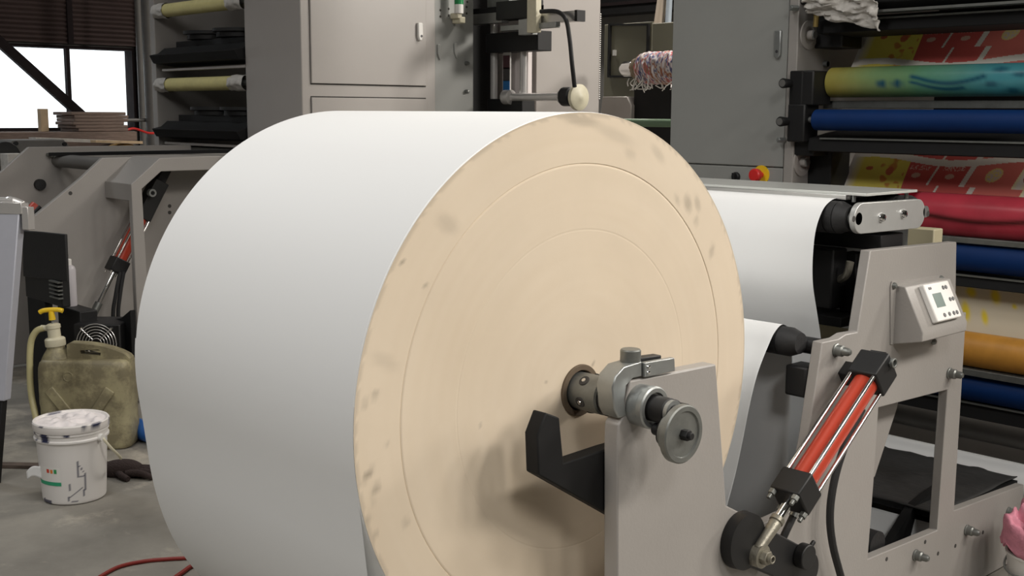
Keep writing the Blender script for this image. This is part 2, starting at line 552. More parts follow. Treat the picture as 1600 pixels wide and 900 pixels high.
for p in ((2.880, 0.965), (3.558, 0.798), (3.404, 0.228), (3.750, 0.227), (4.066, 0.216)):
    cap_bolt(p)
part('gusset', B().prism('x', [(3.27, 0.76), (3.425, 0.76), (3.405, 0.693), (3.289, 0.489), (3.25, 0.489)], -1.90, -1.85), M['stand'], stand, bev=0.002)
for p in ((3.225, 0.261), (3.465, 0.256), (3.557, 0.193), (3.676, 0.189), (3.876, 0.187), (3.36, 0.15)):
    part('tapped_hole', B().lathe((SXF, p[0], p[1]), EX, [(0, 0.0008), (0.007, 0.0008), (0.007, 0)], 14), M['ink_groove'], stand)

b = B().box(-2.955, 3.66, 0.268, -1.80, 4.22, 0.29)
platform = single('platform_plate', b, M['soot'], 'black steel platform between the side plates of the unwind stand', 'platform')
def matfn(u, v):
    x, y = -2.93 + 1.12 * u, 3.64 + 0.60 * v
    z = 0.294 + 0.012 * max(0, mnoise.noise(Vector((x * 7, y * 7, 2)))) + 0.02 * max(0, 1 - abs(v - 1) * 6) * max(0, mnoise.noise(Vector((x * 12, 5, 0))))
    return (x, y, z)
single('dusty_sheet', B().sheet(matfn, 60, 40), M['dirtyblack'], 'dusty black rubber sheet lying on the platform of the unwind stand', 'rubber sheet', solid=0.003, ang=80)
single('folded_paper', B().web([(3.0, 0.12), (3.2, 0.10), (3.45, 0.11), (3.62, 0.17), (3.66, 0.25)], -2.9, -1.82, 3), M['paper'], 'white paper offcut lying low inside the cut-out of the unwind stand', 'paper sheet', recalc=False, solid=0.002)
ib_y, ib_z = (3.238, 0.290)
single('idler_roller', B().cyl((-2.96, ib_y, ib_z), (-1.80, ib_y, ib_z), 0.045, n=40), M['rubber'], 'black roller low inside the cut-out of the unwind stand', 'roller', 'black web rollers')

single('guard_plate', B().prism('x', [(3.647, 0.296), (3.876, 0.337), (3.930, 0.092), (3.458, 0.167)], -1.93, -1.90).box(-1.93, 3.55, 0.0, -1.90, 3.62, 0.2), M['soot'], 'black guard plate standing low behind the cut-out of the unwind stand', 'guard plate')

# idler rollers of the web path
def grooved(px, py, pz, r, x0, x1):
    prof = [(0, 0), (r * 0.72, 0), (r, 0.03)]
    L = x1 - x0
    t = 0.04
    while t < L - 0.04:
        prof += [(r, t), (r, t + 0.006), (r - 0.0025, t + 0.0065), (r - 0.0025, t + 0.0085), (r, t + 0.009)]
        t += 0.03
    prof += [(r, L - 0.03), (r * 0.72, L), (0, L)]
    return B().lathe((x0, py, pz), EX, prof, 40)
low = thing('idler_roller', 'lower black grooved roller beside the big roll, web running over it', 'roller', (-2.4, 2.80, 0.94), 'black web rollers')
part('roller_body', grooved(0, 2.80, 0.985, 0.041, -2.92, -1.822), M['rubber'], low)
part('journal', B().cyl((-2.97, 2.80, 0.985), (-1.793, 2.852, 0.972), 0.024, n=28), M['black'], low)
dip = thing('idler_roller', 'low black roller in the bottom of the web loop', 'roller', (-2.4, 2.93, 0.29), 'black web rollers')
part('roller_body', B().cyl((-2.93, 2.93, 0.358), (-1.80, 2.93, 0.358), 0.073, n=40), M['rubber'], dip)
part('journal', B().cyl((-2.97, 2.93, 0.358), (-1.793, 2.93, 0.358), 0.02, n=20), M['black'], dip)
# black stub bearing seen between the web loops
single('bearing_block', B().box(-1.86, 2.785, 0.835, -1.793, 2.86, 0.922), M['black'], 'black bearing block on the stand plate just under the lower roller', 'bearing block', bev=0.006)

guide = thing('web_guide', 'pivoting web guide of two black rollers joined by polished oval end plates', 'web guide', (-2.4, 3.24, 1.2))
for yy in (3.036, 3.425):
    rb = part('roller', grooved(0, yy, 1.322, 0.0475, -2.93, -1.826), M['rubber'], guide)
    part('roller_journal', B().cyl((-2.96, yy, 1.322), (-1.80, yy, 1.322), 0.018, n=20), M['steel'], rb)
def capsule(y0, y1, z0, z1, r, n=20):
    pts = []
    for i in range(n + 1):
        a = pi / 2 + pi * i / n
        pts.append((y0 + r * cos(a), z0 + r * sin(a)))
    for i in range(n + 1):
        a = -pi / 2 + pi * i / n
        pts.append((y1 + r * cos(a), z1 + r * sin(a)))
    return pts
oy0, oz0 = (3.056, 1.322)
oy1, oz1 = (3.374, 1.318)
for xx in (-2.95, -1.818):
    pl = part('end_plate', B().prism('x', capsule(oy0, oy1, oz0, oz1, 0.045), xx, xx + 0.018), M['brightplate'], guide, bev=0.002, label='polished oval end plate')
for c in ((3.008, 1.323), (3.437, 1.315)):
    part('socket_screw', B().lathe((-1.80, c[0], c[1]), EX, [(0, 0.0005), (0.009, 0.0005), (0.009, 0)], 18), M['ink_groove'], pl)
for c in ((3.159, 1.319), (3.284, 1.323)):
    part('domed_bolt', B().lathe((-1.80, c[0], c[1]), EX, [(0, 0), (0.014, 0), (0.014, 0.003), (0.010, 0.010), (0, 0.013)], 20), M['chrome'], pl)
part('carriage_beam', B().box(-2.95, 3.20, 1.215, -1.82, 3.33, 1.262), M['black'], guide, bev=0.003)
cov = thing('cover_strip', 'long clear-topped aluminium strip lying above the web guide rollers', 'cover strip', (-2.4, 3.2, 1.37))
part('top_sheet', B().box(-2.94, 3.055, 1.386, -1.79, 3.345, 1.394), M['clear'], cov, bev=0.001)
part('edge_bar', B().box(-2.94, 3.052, 1.372, -1.855, 3.078, 1.386), M['alu'], cov, bev=0.001)
for q in ((-1.84, 3.07), (-1.82, 3.335), (-2.90, 3.07), (-2.90, 3.335)):
    part('stand_off', B().cyl((q[0], q[1], 1.366), (q[0], q[1], 1.387), 0.006, n=12), M['steel'], cov)
act = thing('guide_actuator', 'black actuator with hose fitting hanging under the oval end plate of the web guide', 'actuator', (-1.95, 3.15, 1.05))
part('housing', B().box(-2.05, 3.12, 1.03, -1.93, 3.20, 1.215), M['black'], act, bev=0.006)
part('motor', B().cyl((-2.40, 3.16, 1.10), (-2.06, 3.16, 1.10), 0.075, n=32), M['black'], act)
part('elbow_fitting', B().tube([(-1.93, 3.16, 1.12), (-1.90, 3.15, 1.14), (-1.89, 3.15, 1.18)], 0.012), M['zinc'], act)
part('bracket', B().box(-2.6, 3.10, 0.985, -1.88, 3.24, 1.015).box(-1.95, 3.20, 1.015, -1.90, 3.26, 1.20), M['soot'], act, bev=0.003)
ib = thing('infeed_cabinet', 'beige sheet metal cabinet behind the web guide', 'machine cabinet', (-2.4, 3.75, 0))
part('body', B().box(-2.94, 3.56, 0.82, -1.84, 3.62, 1.255), M['beige'], ib, bev=0.004)
part('shelf', B().box(-2.94, 3.45, 0.93, -1.86, 3.56, 0.96), M['soot'], ib, bev=0.002)

# ------------------------------------------------------------------ lifting arm in front of the roll
AXF, AXB = -1.700, -1.742
armp = [(1.906, 0.898), (1.907, 0.936), (1.923, 0.951), (1.944, 1.030), (2.091, 1.027), (2.254, 1.024), (2.314, 0.657), (2.42, 0.60), (2.47, 0.55), (2.47, 0.46), (2.42, 0.38), (2.30, 0.30), (1.92, 0.30)]
arm = thing('lifting_arm', 'pale grey lifting arm plate holding the shaft of the big roll', 'lifting arm', (-1.72, 2.2, 0.30))
part('arm_plate', B().prism('x', armp, AXB, AXF), M['stand'], arm, bev=0.004)
hook = [(1.701, 0.940), (1.726, 0.986), (1.767, 0.968), (1.782, 0.863), (1.928, 0.869), (2.011, 0.869), (2.018, 0.657), (1.928, 0.714), (1.706, 0.853)]
part('safety_hook', B().prism('x', hook, -1.785, -1.745), M['soot'], arm, bev=0.003, label='black safety hook')
pc = (2.366, 0.558)
part('pivot_hub', B().lathe((-1.70, pc[0], pc[1]), EX, [(0, 0), (0.072, 0), (0.074, 0.004), (0.072, 0.032), (0.05, 0.036), (0, 0.036)], 48).cyl((-1.78, pc[0], pc[1]), (-1.70, pc[0], pc[1]), 0.04), M['black'], arm)
def hull_link(c0, r0, c1, r1, n=16):
    a = atan2(c1[1] - c0[1], c1[0] - c0[0])
    pts = [(c0[0] + r0 * cos(a + pi / 2 + pi * i / n), c0[1] + r0 * sin(a + pi / 2 + pi * i / n)) for i in range(n + 1)]
    pts += [(c1[0] + r1 * cos(a - pi / 2 + pi * i / n), c1[1] + r1 * sin(a - pi / 2 + pi * i / n)) for i in range(n + 1)]
    return pts
lc = (2.647, 0.407)
part('crank_lever', B().prism('x', hull_link(pc, 0.055, lc, 0.05), -1.70, -1.668), M['black'], arm, bev=0.004, label='black crank lever')
kc = (2.601, 0.464)
part('lever_boss', B().cyl((-1.668, kc[0], kc[1]), (-1.640, kc[0], kc[1]), 0.034, n=32).cyl((-1.655, kc[0] + 0.03, kc[1] + 0.02), (-1.655, kc[0] + 0.045, kc[1] + 0.03), 0.006, n=10), M['black'], arm, bev=0.003)

# shaft, expanding chuck, handwheel
sh = thing('roll_shaft', 'steel chuck shaft running from the core of the big roll to a small handwheel', 'shaft', (-1.7, RY, RZ - 0.06))
part('chuck_body', B().lathe((-1.90, RY, RZ), EX, [(0, 0), (0.044, 0), (0.044, 0.10), (0.040, 0.104), (0, 0.104)], 40), M['dullsteel'], sh)
for a in (0.35, 1.6, 2.85, 4.1, 5.4):
    c = Vector((-1.845, RY + 0.0445 * cos(a + pi), RZ + 0.0445 * sin(a + pi)))
    d = Vector((0, cos(a + pi), sin(a + pi)))
    q = part('jaw_socket', B().lathe(c - d * 0.002, d, [(0, 0.0026), (0.011, 0.0026), (0.0125, 0.003), (0.0135, 0.0016), (0.0135, 0)], 20), M['ink_groove'], sh)
    part('socket_screw', B().lathe(c, d, [(0, 0.003), (0.005, 0.003), (0.006, 0)], 12), M['chrome'], q)
part('black_collar', B().lathe((-1.797, RY, RZ), EX, [(0, 0), (0.036, 0), (0.044, 0.012), (0.045, 0.036), (0.036, 0.040), (0, 0.040)], 40), M['rubber'], sh)
part('shaft_rod', B().cyl((-1.80, RY, RZ), (-1.60, RY, RZ), 0.027, n=32), M['steel'], sh)
part('bearing_ring', B().lathe((-1.700, RY, RZ), EX, [(0.030, 0), (0.047, 0), (0.047, 0.028), (0.0485, 0.030), (0.0485, 0.044), (0.045, 0.047), (0.036, 0.047), (0.034, 0.038), (0.030, 0.038)], 48), M['steel'], sh)
part('coupling', B().lathe((-1.665, RY, RZ), EX, [(0, 0), (0.030, 0), (0.030, 0.052), (0.026, 0.056), (0.018, 0.056), (0.018, 0.08), (0, 0.08)], 32), M['black'], sh)
WZ = RZ - 0.043
part('link_block', B().prism('x', hull_link((RY + 0.012, RZ + 0.004), 0.022, (RY, WZ - 0.012), 0.024), -1.632, -1.605).cyl((-1.64, RY + 0.03, RZ + 0.004), (-1.585, RY + 0.03, RZ + 0.004), 0.013, n=20).cyl((-1.65, RY - 0.005, RZ - 0.045), (-1.60, RY - 0.005, RZ - 0.045), 0.014, n=20), M['black'], sh, bev=0.003)
part('hub_disc', B().lathe((-1.607, RY - 0.004, WZ), EX, [(0, 0), (0.044, 0), (0.045, 0.004), (0.042, 0.018), (0, 0.018)], 40), M['dullsteel'], sh)
hw = part('handwheel', B().lathe((-1.590, RY, WZ), EX, [(0, 0), (0.060, 0), (0.065, 0.004), (0.065, 0.018), (0.062, 0.021), (0.052, 0.021), (0.050, 0.017), (0.010, 0.0165), (0, 0.0165)], 56), M['dullsteel'], sh, label='small steel handwheel')
part('wheel_nut', B().cyl((-1.576, RY, WZ), (-1.556, RY, WZ), 0.013, n=6).cyl((-1.56, RY, WZ), (-1.548, RY, WZ), 0.008, n=14), M['black'], hw, bev=0.001)

cl = thing('shaft_clamp', 'grey steel latch clamp closed over the shaft on top of the lifting arm', 'clamp', (-1.72, RY, 0.93))
clampP = [(1.891, 0.974), (1.883, 1.024), (1.893, 1.048), (1.920, 1.066), (1.980, 1.070), (1.981, 1.035), (1.951, 1.035), (1.930, 1.022), (1.924, 0.990), (1.932, 0.952), (1.906, 0.951)]
part('jaw', B().prism('x', clampP, -1.747, -1.698), M['steel'], cl, bev=0.003)
lp = [(1.982, 1.067), (2.087, 1.064), (2.091, 1.032), (1.985, 1.033)]
part('hinge_tongue', B().prism('x', [(1.975, 1.074), (2.064, 1.070), (2.065, 1.046), (1.976, 1.041)], -1.738, -1.712), M['black'], cl, bev=0.002)
hg = part('hinge_cheek', B().prism('x', lp, -1.706, -1.692).prism('x', lp, -1.752, -1.740), M['steel'], cl, bev=0.002)
for c in ((1.995, 1.056), (1.995, 1.043)):
    part('rivet', B().lathe((-1.692, c[0], c[1]), EX, [(0, 0), (0.005, 0), (0.004, 0.003), (0, 0.004)], 12), M['chrome'], hg)
kx, ky = -1.722, 1.968
kz = 1.061
part('clamp_knob', B().lathe((kx, ky, kz - 0.006), EZ, [(0, 0), (0.014, 0), (0.014, 0.006), (0.0225, 0.008), (0.0235, 0.011), (0.0235, 0.038), (0.021, 0.041), (0, 0.041)], 36), M['dullsteel'], cl, label='round steel knob')

# ------------------------------------------------------------------ hydraulic cylinder
HX = -1.655
def hp(p, x=HX):
    return Vector((x, p[0], p[1]))
ptop, pbot = hp((2.896, 0.912)), hp((2.553, 0.657))
dax = (pbot - ptop).normalized()
nax = dax.cross(EX).normalized()
hyd = thing('hydraulic_cylinder', 'red barrel hydraulic cylinder with black end blocks slanting across the unwind stand', 'hydraulic cylinder', (HX, pbot.y, pbot.z - 0.2))
part('barrel', B().cyl(ptop, pbot, 0.034, n=40), M['red'], hyd)
HB = 0.088
part('end_block', B().obox(ptop - dax * 0.005, (HB, HB, 0.085), (EX, nax, dax)), M['black'], hyd, bev=0.005, label='upper black end block')
part('end_block', B().obox(pbot + dax * 0.005, (HB, HB, 0.075), (EX, nax, dax)), M['black'], hyd, bev=0.005, label='lower black end block')
for i in (-1, 1):
    for j in (-1, 1):
        o = EX * (0.034 * i) + nax * (0.034 * j)
        tr = part('tie_rod', B().cyl(ptop + o, pbot + o + dax * 0.03, 0.0058, n=14), M['chrome'], hyd)
        part('tie_nut', B().cyl(pbot + o + dax * 0.042, pbot + o + dax * 0.056, 0.0105, n=6).cyl(pbot + o + dax * 0.056, pbot + o + dax * 0.070, 0.006, n=12), M['dullsteel'], tr, bev=0.001)
part('trunnion', B().obox(ptop + Vector((-0.065, 0.035, -0.02)), (0.09, 0.05, 0.05), (EX, nax, dax)).obox(ptop - dax * 0.052 + EX * 0.0, (0.05, 0.06, 0.02), (EX, nax, dax)), M['black'], hyd, bev=0.003)
fc = ptop + EX * 0.044 - nax * 0.012 - dax * 0.012
part('port_fitting', B().cyl(hp((2.920, 0.947), -1.62) - EX * 0.03, hp((2.920, 0.947), -1.62) + EX * 0.012, 0.014, n=6).ring(hp((2.920, 0.947), -1.62) + EX * 0.012, EX, 0.014, 0.009, 0.008, 20), M['dullsteel'], hyd, bev=0.001)
eye = hp((2.396, 0.519))
L = (eye - pbot).length
part('piston_rod', B().cyl(pbot, pbot + dax * (L * 0.58), 0.0135, n=28), M['chrome'], hyd)
re_ = part('rod_end', B().lathe(pbot + dax * (L * 0.47), dax, [(0, 0), (0.019, 0), (0.019, 0.012), (0.0155, 0.014), (0.017, 0.018), (0.0155, 0.05), (0.014, L * 0.50), (0, L * 0.50)], 28).ring(eye - EX * 0.013, EX, 0.030, 0.014, 0.026, 36), M['zinc'], hyd, label='cast ball-joint rod end')
part('eye_bolt', B().cyl(eye - EX * 0.03, eye + EX * 0.020, 0.0135, n=20).cyl(eye + EX * 0.013, eye + EX * 0.030, 0.019, n=6).ring(eye + EX * 0.030, EX, 0.011, 0.007, 0.012, 20), M['zinc'], re_, bev=0.001)
ho = single('hydraulic_hose', B().tube([hp((2.950, 0.793), -1.71), hp((2.884, 0.710), -1.715), hp((2.842, 0.615), -1.72), hp((2.824, 0.516), -1.72), hp((2.845, 0.417), -1.72), hp((2.902, 0.297), -1.72), (-1.73, 2.96, 0.2), (-1.74, 3.08, 0.03)], 0.011), M['rubber'], 'black hydraulic hose curving down beside the red cylinder', 'hose')
ho2 = thing('hydraulic_hose', 'short black hose with metal fitting under the lower block of the red cylinder', 'hose', (-1.69, 2.6, 0.4))
h0 = hp((2.601, 0.584), -1.685)
h1 = hp((2.559, 0.525), -1.69)
part('hose_body', B().tube([h0, h0.lerp(h1, 0.5), h1, hp((2.531, 0.452), -1.705)], 0.010), M['rubber'], ho2)
part('hose_ferrule', B().cyl(h0 - (h1 - h0).normalized() * 0.025, h0 + (h1 - h0).normalized() * 0.02, 0.0125, n=16), M['steel'], ho2)

# ------------------------------------------------------------------ tension controller box
cx0, cx1 = 3.188, 3.462
tl = (-1.728, 1.118)
bl = (-1.664, 0.989)
ll = (-1.666, 0.961)
cb = thing('controller_box', 'wedge-shaped pale grey controller box bolted to the unwind stand', 'control box', (-1.70, 3.32, 0.93))
prof = [(-1.759, tl[1]), tl, bl, ll, (-1.759, ll[1] - 0.02)]
part('housing', B().prism('y', prof, cx0, cx1), M['stand'], cb, bev=0.003)
part('mounting_flange', B().prism('x', [(3.156, 1.118), (3.162, 1.133), (3.465, 1.125), (3.475, 1.103), (3.429, 0.947), (3.448, 0.918), (3.392, 0.917), (3.174, 0.943)], -1.760, -1.756), M['stand'], cb)
for c in ((3.173, 1.120), (3.456, 1.115), (3.434, 0.918)):
    part('flange_screw', B().lathe((-1.757, c[0], c[1]), EX, [(0, 0), (0.010, 0), (0.010, 0.004), (0.006, 0.010), (0, 0.011)], 16), M['dullsteel'], cb)
# sloping front frame of reference
tlv, blv = Vector((tl[0], 0, tl[1])), Vector((bl[0], 0, bl[1]))
dn = (blv - tlv).normalized()
nr = EY.cross(dn).normalized()
if nr.x < 0:
    nr = -nr
SL = (blv - tlv).length
def on_slope(u, v, h=0.0):     # u along the width 0..1, v down the slope 0..1
    return tlv + EY * (cx0 + (cx1 - cx0) * u) + dn * (SL * v) + nr * h
AXS = (EY, dn, nr)
dev = part('controller', B().obox(on_slope(0.53, 0.46, 0.009), (0.150, 0.118, 0.020), AXS), M['white_plastic'], cb, bev=0.004, label='white digital tension controller')
part('screen', B().obox(on_slope(0.45, 0.43, 0.0195), (0.052, 0.044, 0.001), AXS), M['screen'], dev)
part('face_plate', B().obox(on_slope(0.53, 0.46, 0.0188), (0.138, 0.106, 0.0008), AXS), mat('pale_label', S(214, 211, 207), 0.4), dev)
for (du, dv) in ((0.04, -0.27), (0.11, -0.27), (0.10, 0.0), (0.17, 0.0), (-0.17, 0.30), (-0.05, 0.30), (0.06, 0.30), (0.14, 0.30)):
    part('button', B().lathe(on_slope(0.60 + du * 0.9, 0.46 + dv, 0.0190), nr, [(0, 0.002), (0.0062, 0.002), (0.0068, 0)], 14), M['btn'], dev)
def dash(u, v, w, h, m_):
    return B().obox(on_slope(u, v, 0.0195), (w, h, 0.0006), AXS)
lb = B()
for k in range(5):
    lb.obox(on_slope(0.325 + 0.014 * k, 0.155, 0.0195), (0.0022, 0.008, 0.0006), AXS)
    lb.obox(on_slope(0.333 + 0.014 * k, 0.155 + 0.02 * (k % 2), 0.0195), (0.002, 0.002, 0.0006), AXS)
part('printed_mark', lb, M['btn'], dev)
part('terminal_block', B().obox(on_slope(0.53, 0.80, 0.004), (0.11, 0.012, 0.008), AXS), M['btn'], dev)

# pink cloth in a white pail at the right edge
pail = thing('pail', 'white pail at the right edge holding a crumpled pink cloth', 'bucket', (-1.58, 3.90, 0))
part('body', B().lathe((-1.56, 3.90, 0.0), EZ, [(0, 0), (0.095, 0), (0.115, 0.155), (0.120, 0.158), (0.120, 0.166), (0.112, 0.166), (0.092, 0.006), (0, 0.006)], 40), M['white_plastic'], pail)
part('handle', B().tube([(-1.56 + 0.118 * cos(a), 3.90 + 0.118 * sin(a), 0.15 - 0.05 * sin((a - 2.6) / 3.14 * pi)) for a in [2.6 + i * pi / 10 for i in range(11)]], 0.004), M['steel'], pail)
def ragfn(u, v):
    a, r = 2 * pi * u, 0.135 * sqrt(v) if v > 0 else 0
    n = mnoise.noise(Vector((cos(a) * 2.2, sin(a) * 2.2, v * 3.5)))
    n2 = mnoise.noise(Vector((cos(a) * 6, sin(a) * 6, v * 8)))
    return (-1.56 + r * (1 + 0.25 * n) * cos(a) , 3.90 + r * (1 + 0.25 * n) * sin(a), 0.20 + 0.115 * (1 - v) + 0.05 * n + 0.028 * n2 - (0.02 * max(0, v - 0.7) / 0.3) + 0.015)
single('cloth', B().sheet(ragfn, 60, 26), M['rag'], 'crumpled pink cloth piled on the white pail', 'cloth', ang=80, solid=0.004)

# ------------------------------------------------------------------ right printing unit (a press column with its rollers)
PY = 4.40
rc = thing('control_cabinet', 'tall grey steel cabinet with a red emergency button, left of the printing rollers', 'cabinet', (-3.3, 5.1, 0))
CX0, CX1 = -3.635, -2.985
part('body', B().box(CX0, PY + 0.012, 0, CX1, 6.2, 3.2), M['cabdark'], rc, bev=0.006)
rd = part('door', B().box(CX0 + 0.006, PY, 1.388, CX1 - 0.006, PY + 0.02, 3.18), M['cabdark'], rc, bev=0.003)
hx = -3.037
hb = part('door_handle', B().prism('y', [(hx - 0.017, 1.975), (hx + 0.017, 1.975), (hx + 0.017, 1.87), (hx + 0.004, 1.852), (hx - 0.017, 1.865)], PY - 0.014, PY), M['steel'], rd, bev=0.004)
part('keyhole', B().cyl((hx, PY - 0.0145, 1.885), (hx, PY - 0.0135, 1.885), 0.007, n=16), M['btn'], hb)
part('lower_panel', B().box(CX0 + 0.006, PY, 0.02, CX1 - 0.006, PY + 0.02, 1.382), M['cabdark'], rc, bev=0.003)
ex, ez = (-3.102, 1.350)
es = part('emergency_button', B().cyl((ex, PY, ez), (ex, PY - 0.004, ez), 0.042, n=36), M['yellow'], rc, label='yellow ring of the emergency button')
part('button_head', B().lathe((ex, PY - 0.004, ez), -EY, [(0, 0), (0.014, 0), (0.014, 0.025), (0.027, 0.028), (0.029, 0.034), (0.029, 0.052), (0.024, 0.058), (0, 0.060)], 32), M['redplastic'], es, label='red mushroom head')
sx, sz = (-3.237, 1.336)
sw = part('selector_switch', B().lathe((sx, PY, sz), -EY, [(0, 0), (0.021, 0), (0.021, 0.012), (0.017, 0.016), (0, 0.016)], 28).box(sx - 0.006, PY - 0.03, sz - 0.018, sx + 0.006, PY - 0.012, sz + 0.018), M['black'], rc, bev=0.001)

press = thing('printing_press', 'grey side frame of the printing press with black bearing blocks, right of the tall cabinet', 'printing press', (-2.2, 5.2, 0))
part('side_frame', B().box(-2.983, PY - 0.01, 0, -2.935, 6.2, 3.2), M['stand'], press, bev=0.004)
part('side_frame', B().prism('x', [(PY - 0.01, 0), (6.2, 0), (6.2, 3.2), (PY - 0.01, 3.2)], -1.30, -1.25, [[(4.58, 0.3), (6.05, 0.3), (6.05, 3.0), (4.58, 3.0)]]), M['stand'], press)
part('back_panel', B().box(-2.935, 5.60, 0, -1.30, 5.64, 3.2), M['soot'], press)  # black backing added so the gaps between the rollers stay dark
part('shade_bridge', B().box(-2.98, 4.45, 2.56, -1.25, 6.2, 2.62), M['stand'], press, bev=0.004)  # unseen overhead panel, added to shade the press rollers
part('base_panel', B().box(-2.935, 4.62, 0, -1.30, 4.70, 0.30), M['cab'], press, bev=0.003)
for c in ((4.468, 1.954), (4.454, 1.411)):
    rb = part('bearing_cover', B().lathe((-2.935, c[0], c[1]), EX, [(0, 0), (0.062, 0), (0.062, 0.006), (0.040, 0.008), (0.034, 0.004), (0.020, 0.004), (0.020, 0.03), (0, 0.03)], 36), M['cab'], press)
    part('shaft_end', B().cyl((-2.935, c[0], c[1]), (-2.90, c[0], c[1]), 0.017, n=20), M['steel'], rb)
for (y0, y1, z0, z1, x1) in ((4.52, 4.68, 1.90, 2.10, -2.80), (4.36, 4.50, 1.655, 1.80, -2.83), (4.35, 4.46, 1.50, 1.66, -2.86), (4.51, 4.66, 1.29, 1.47, -2.82), (4.40, 4.55, 1.44, 1.52, -2.84), (4.40, 4.52, 2.08, 2.20, -2.85), (4.36, 4.5, 1.05, 1.27, -2.84), (4.36, 4.5, 0.5, 0.9, -2.84)):
    part('bearing_block', B().box(-2.945, y0, z0, x1, y1, z1), M['black'], press, bev=0.006)
part('throw_lever_bar', B().box(-2.945, 4.355, 1.52, -2.88, 4.395, 1.80), M['soot'], press, bev=0.005)
for (px, pz) in ((-2.944, 1.747), (-2.950, 1.586)):
    kb = part('adjusting_knob', B().lathe((px, 4.39, pz), -EY, [(0, 0), (0.012, 0), (0.014, 0.02), (0.017, 0.025), (0.0215, 0.082), (0.019, 0.088), (0, 0.088)], 28), M['black'], press)
    part('knob_cap', B().lathe((px, 4.3025, pz), -EY, [(0.015, 0), (0.015, 0.003), (0, 0.003)], 24), M['alu'], kb)
for (px, pz) in ((-2.981, 1.506), (-2.942, 2.063)):
    part('hex_bolt', B().cyl((px, 4.39, pz), (px - 0.01, 4.355, pz), 0.013, n=6).cyl((px, 4.39, pz), (px - 0.01, 4.35, pz), 0.008, n=12), M['steel'], press)
for (px, pz) in ((-2.992, 1.835), (-2.953, 1.836)):
    part('oil_nipple', B().cyl((-2.935, 4.60, pz), (-2.915, 4.60, pz), 0.012, n=12), M['dullsteel'], press)

def rollr(y, z, r, m, label, x0=-2.83, colfn=None, lead=0.03, grp='printing rollers'):
    t = thing('printing_roller', label, 'roller', (-2.1, y, z - r), grp)
    n = 72 if colfn else 2
    prof = [(0, 0), (r * 0.9, 0), (r, 0.004)] + [(r, 0.004 + (1.52 - 0.008) * i / n) for i in range(1, n + 1)] + [(r * 0.9, 1.52), (0, 1.52)]
    part('roller_body', B().lathe((x0, y, z), EX, prof, 64 if colfn else 40), m, t, colfn=colfn)
    part('journal', B().cyl((-2.934, y, z), (-1.301, y, z), r * 0.3, n=20), M['steel'], t)
    return t

def blotch(x, z, cx, cz, w, h):
    return exp(-(((x - cx) / w) ** 2 + ((z - cz) / h) ** 2) ** 2)
GR0, GR1, GR2, GR3 = S(150, 140, 70), S(86, 138, 104), S(70, 140, 150), S(24, 74, 96)
def green_col(co):
    t = min(1, max(0, (co.x + 2.83) / 0.42))
    n = mnoise.noise(Vector((co.x * 5, co.y * 12, co.z * 12))) * 0.25
    t = min(1, max(0, t + n))
    c = [GR0[i] * (1 - t) + GR1[i] * t for i in range(3)]
    t2 = min(1, max(0, (co.x + 2.45) / 0.35 + n))
    c = [c[i] * (1 - t2) + GR2[i] * t2 for i in range(3)]
    k = 0.0
    a = co.x
    for cx in (-2.56, -2.49):
        k = max(k, blotch(a, co.z, cx, 1.742, 0.022, 0.018))
    wave = 1.768 - 0.028 * sin(max(0, min(1, (a + 2.42) / 0.3)) * pi)
    if -2.43 < a < -2.12:
        k = max(k, exp(-((co.z - wave) / 0.009) ** 2), exp(-((co.z - wave + 0.022) / 0.007) ** 2) * (1 if a < -2.2 else 0))
    for cx, cz in ((-2.07, 1.79), (-2.10, 1.735), (-1.99, 1.77), (-2.02, 1.71), (-1.9, 1.75)):
        k = max(k, 0.8 * blotch(a, co.z, cx, cz, 0.03, 0.012))
    return [c[i] * (1 - k) + GR3[i] * k for i in range(3)]
rollr(4.503, 1.752, 0.0635, M['gloss_print'], 'yellow-green ink-stained printing roller, topmost of the rollers', colfn=green_col)
rollr(4.392, 1.592 + 0.002, 0.044, M['blue'], 'bright blue printing roller just under the yellow-green one')
RD0, RD1, RD2 = S(104, 14, 26), S(164, 34, 50), S(190, 70, 84)
def red_col(co):
    n = mnoise.noise(Vector((co.x * 9, co.z * 14, co.y * 9)))
    t = min(1, max(0, 0.45 + n))
    c = [RD0[i] * (1 - t) + RD1[i] * t for i in range(3)]
    if co.x > -2.35:
        c = [c[i] * 0.4 + RD2[i] * 0.6 for i in range(3)]
    w = 1.225 + 0.012 * sin((co.x + 2.6) * 9)
    k = exp(-((co.z - w) / 0.011) ** 2)
    for cx in (-2.62, -2.45, -2.2, -2.05):
        k2 = blotch(co.x, co.z, cx, 1.18, 0.03, 0.024)
        c = [c[i] * (1 - 0.5 * k2) + RD2[i] * 0.5 * k2 for i in range(3)]
    return [c[i] * (1 - k) + S(60, 20, 22)[i] * k for i in range(3)]
rollr(4.44, 1.228, 0.085, M['gloss_print'], 'crimson ink-covered printing roller behind the web guide', colfn=red_col)
rollr(4.43, 1.075, 0.062, M['blue'], 'blue printing roller below the crimson one')
rollr(4.43, 0.708, 0.068, M['orange'], 'ochre yellow printing roller below the yellow-spotted sheet')
rollr(4.43, 0.56, 0.056, M['blue'], 'lowest blue printing roller, below the ochre one')

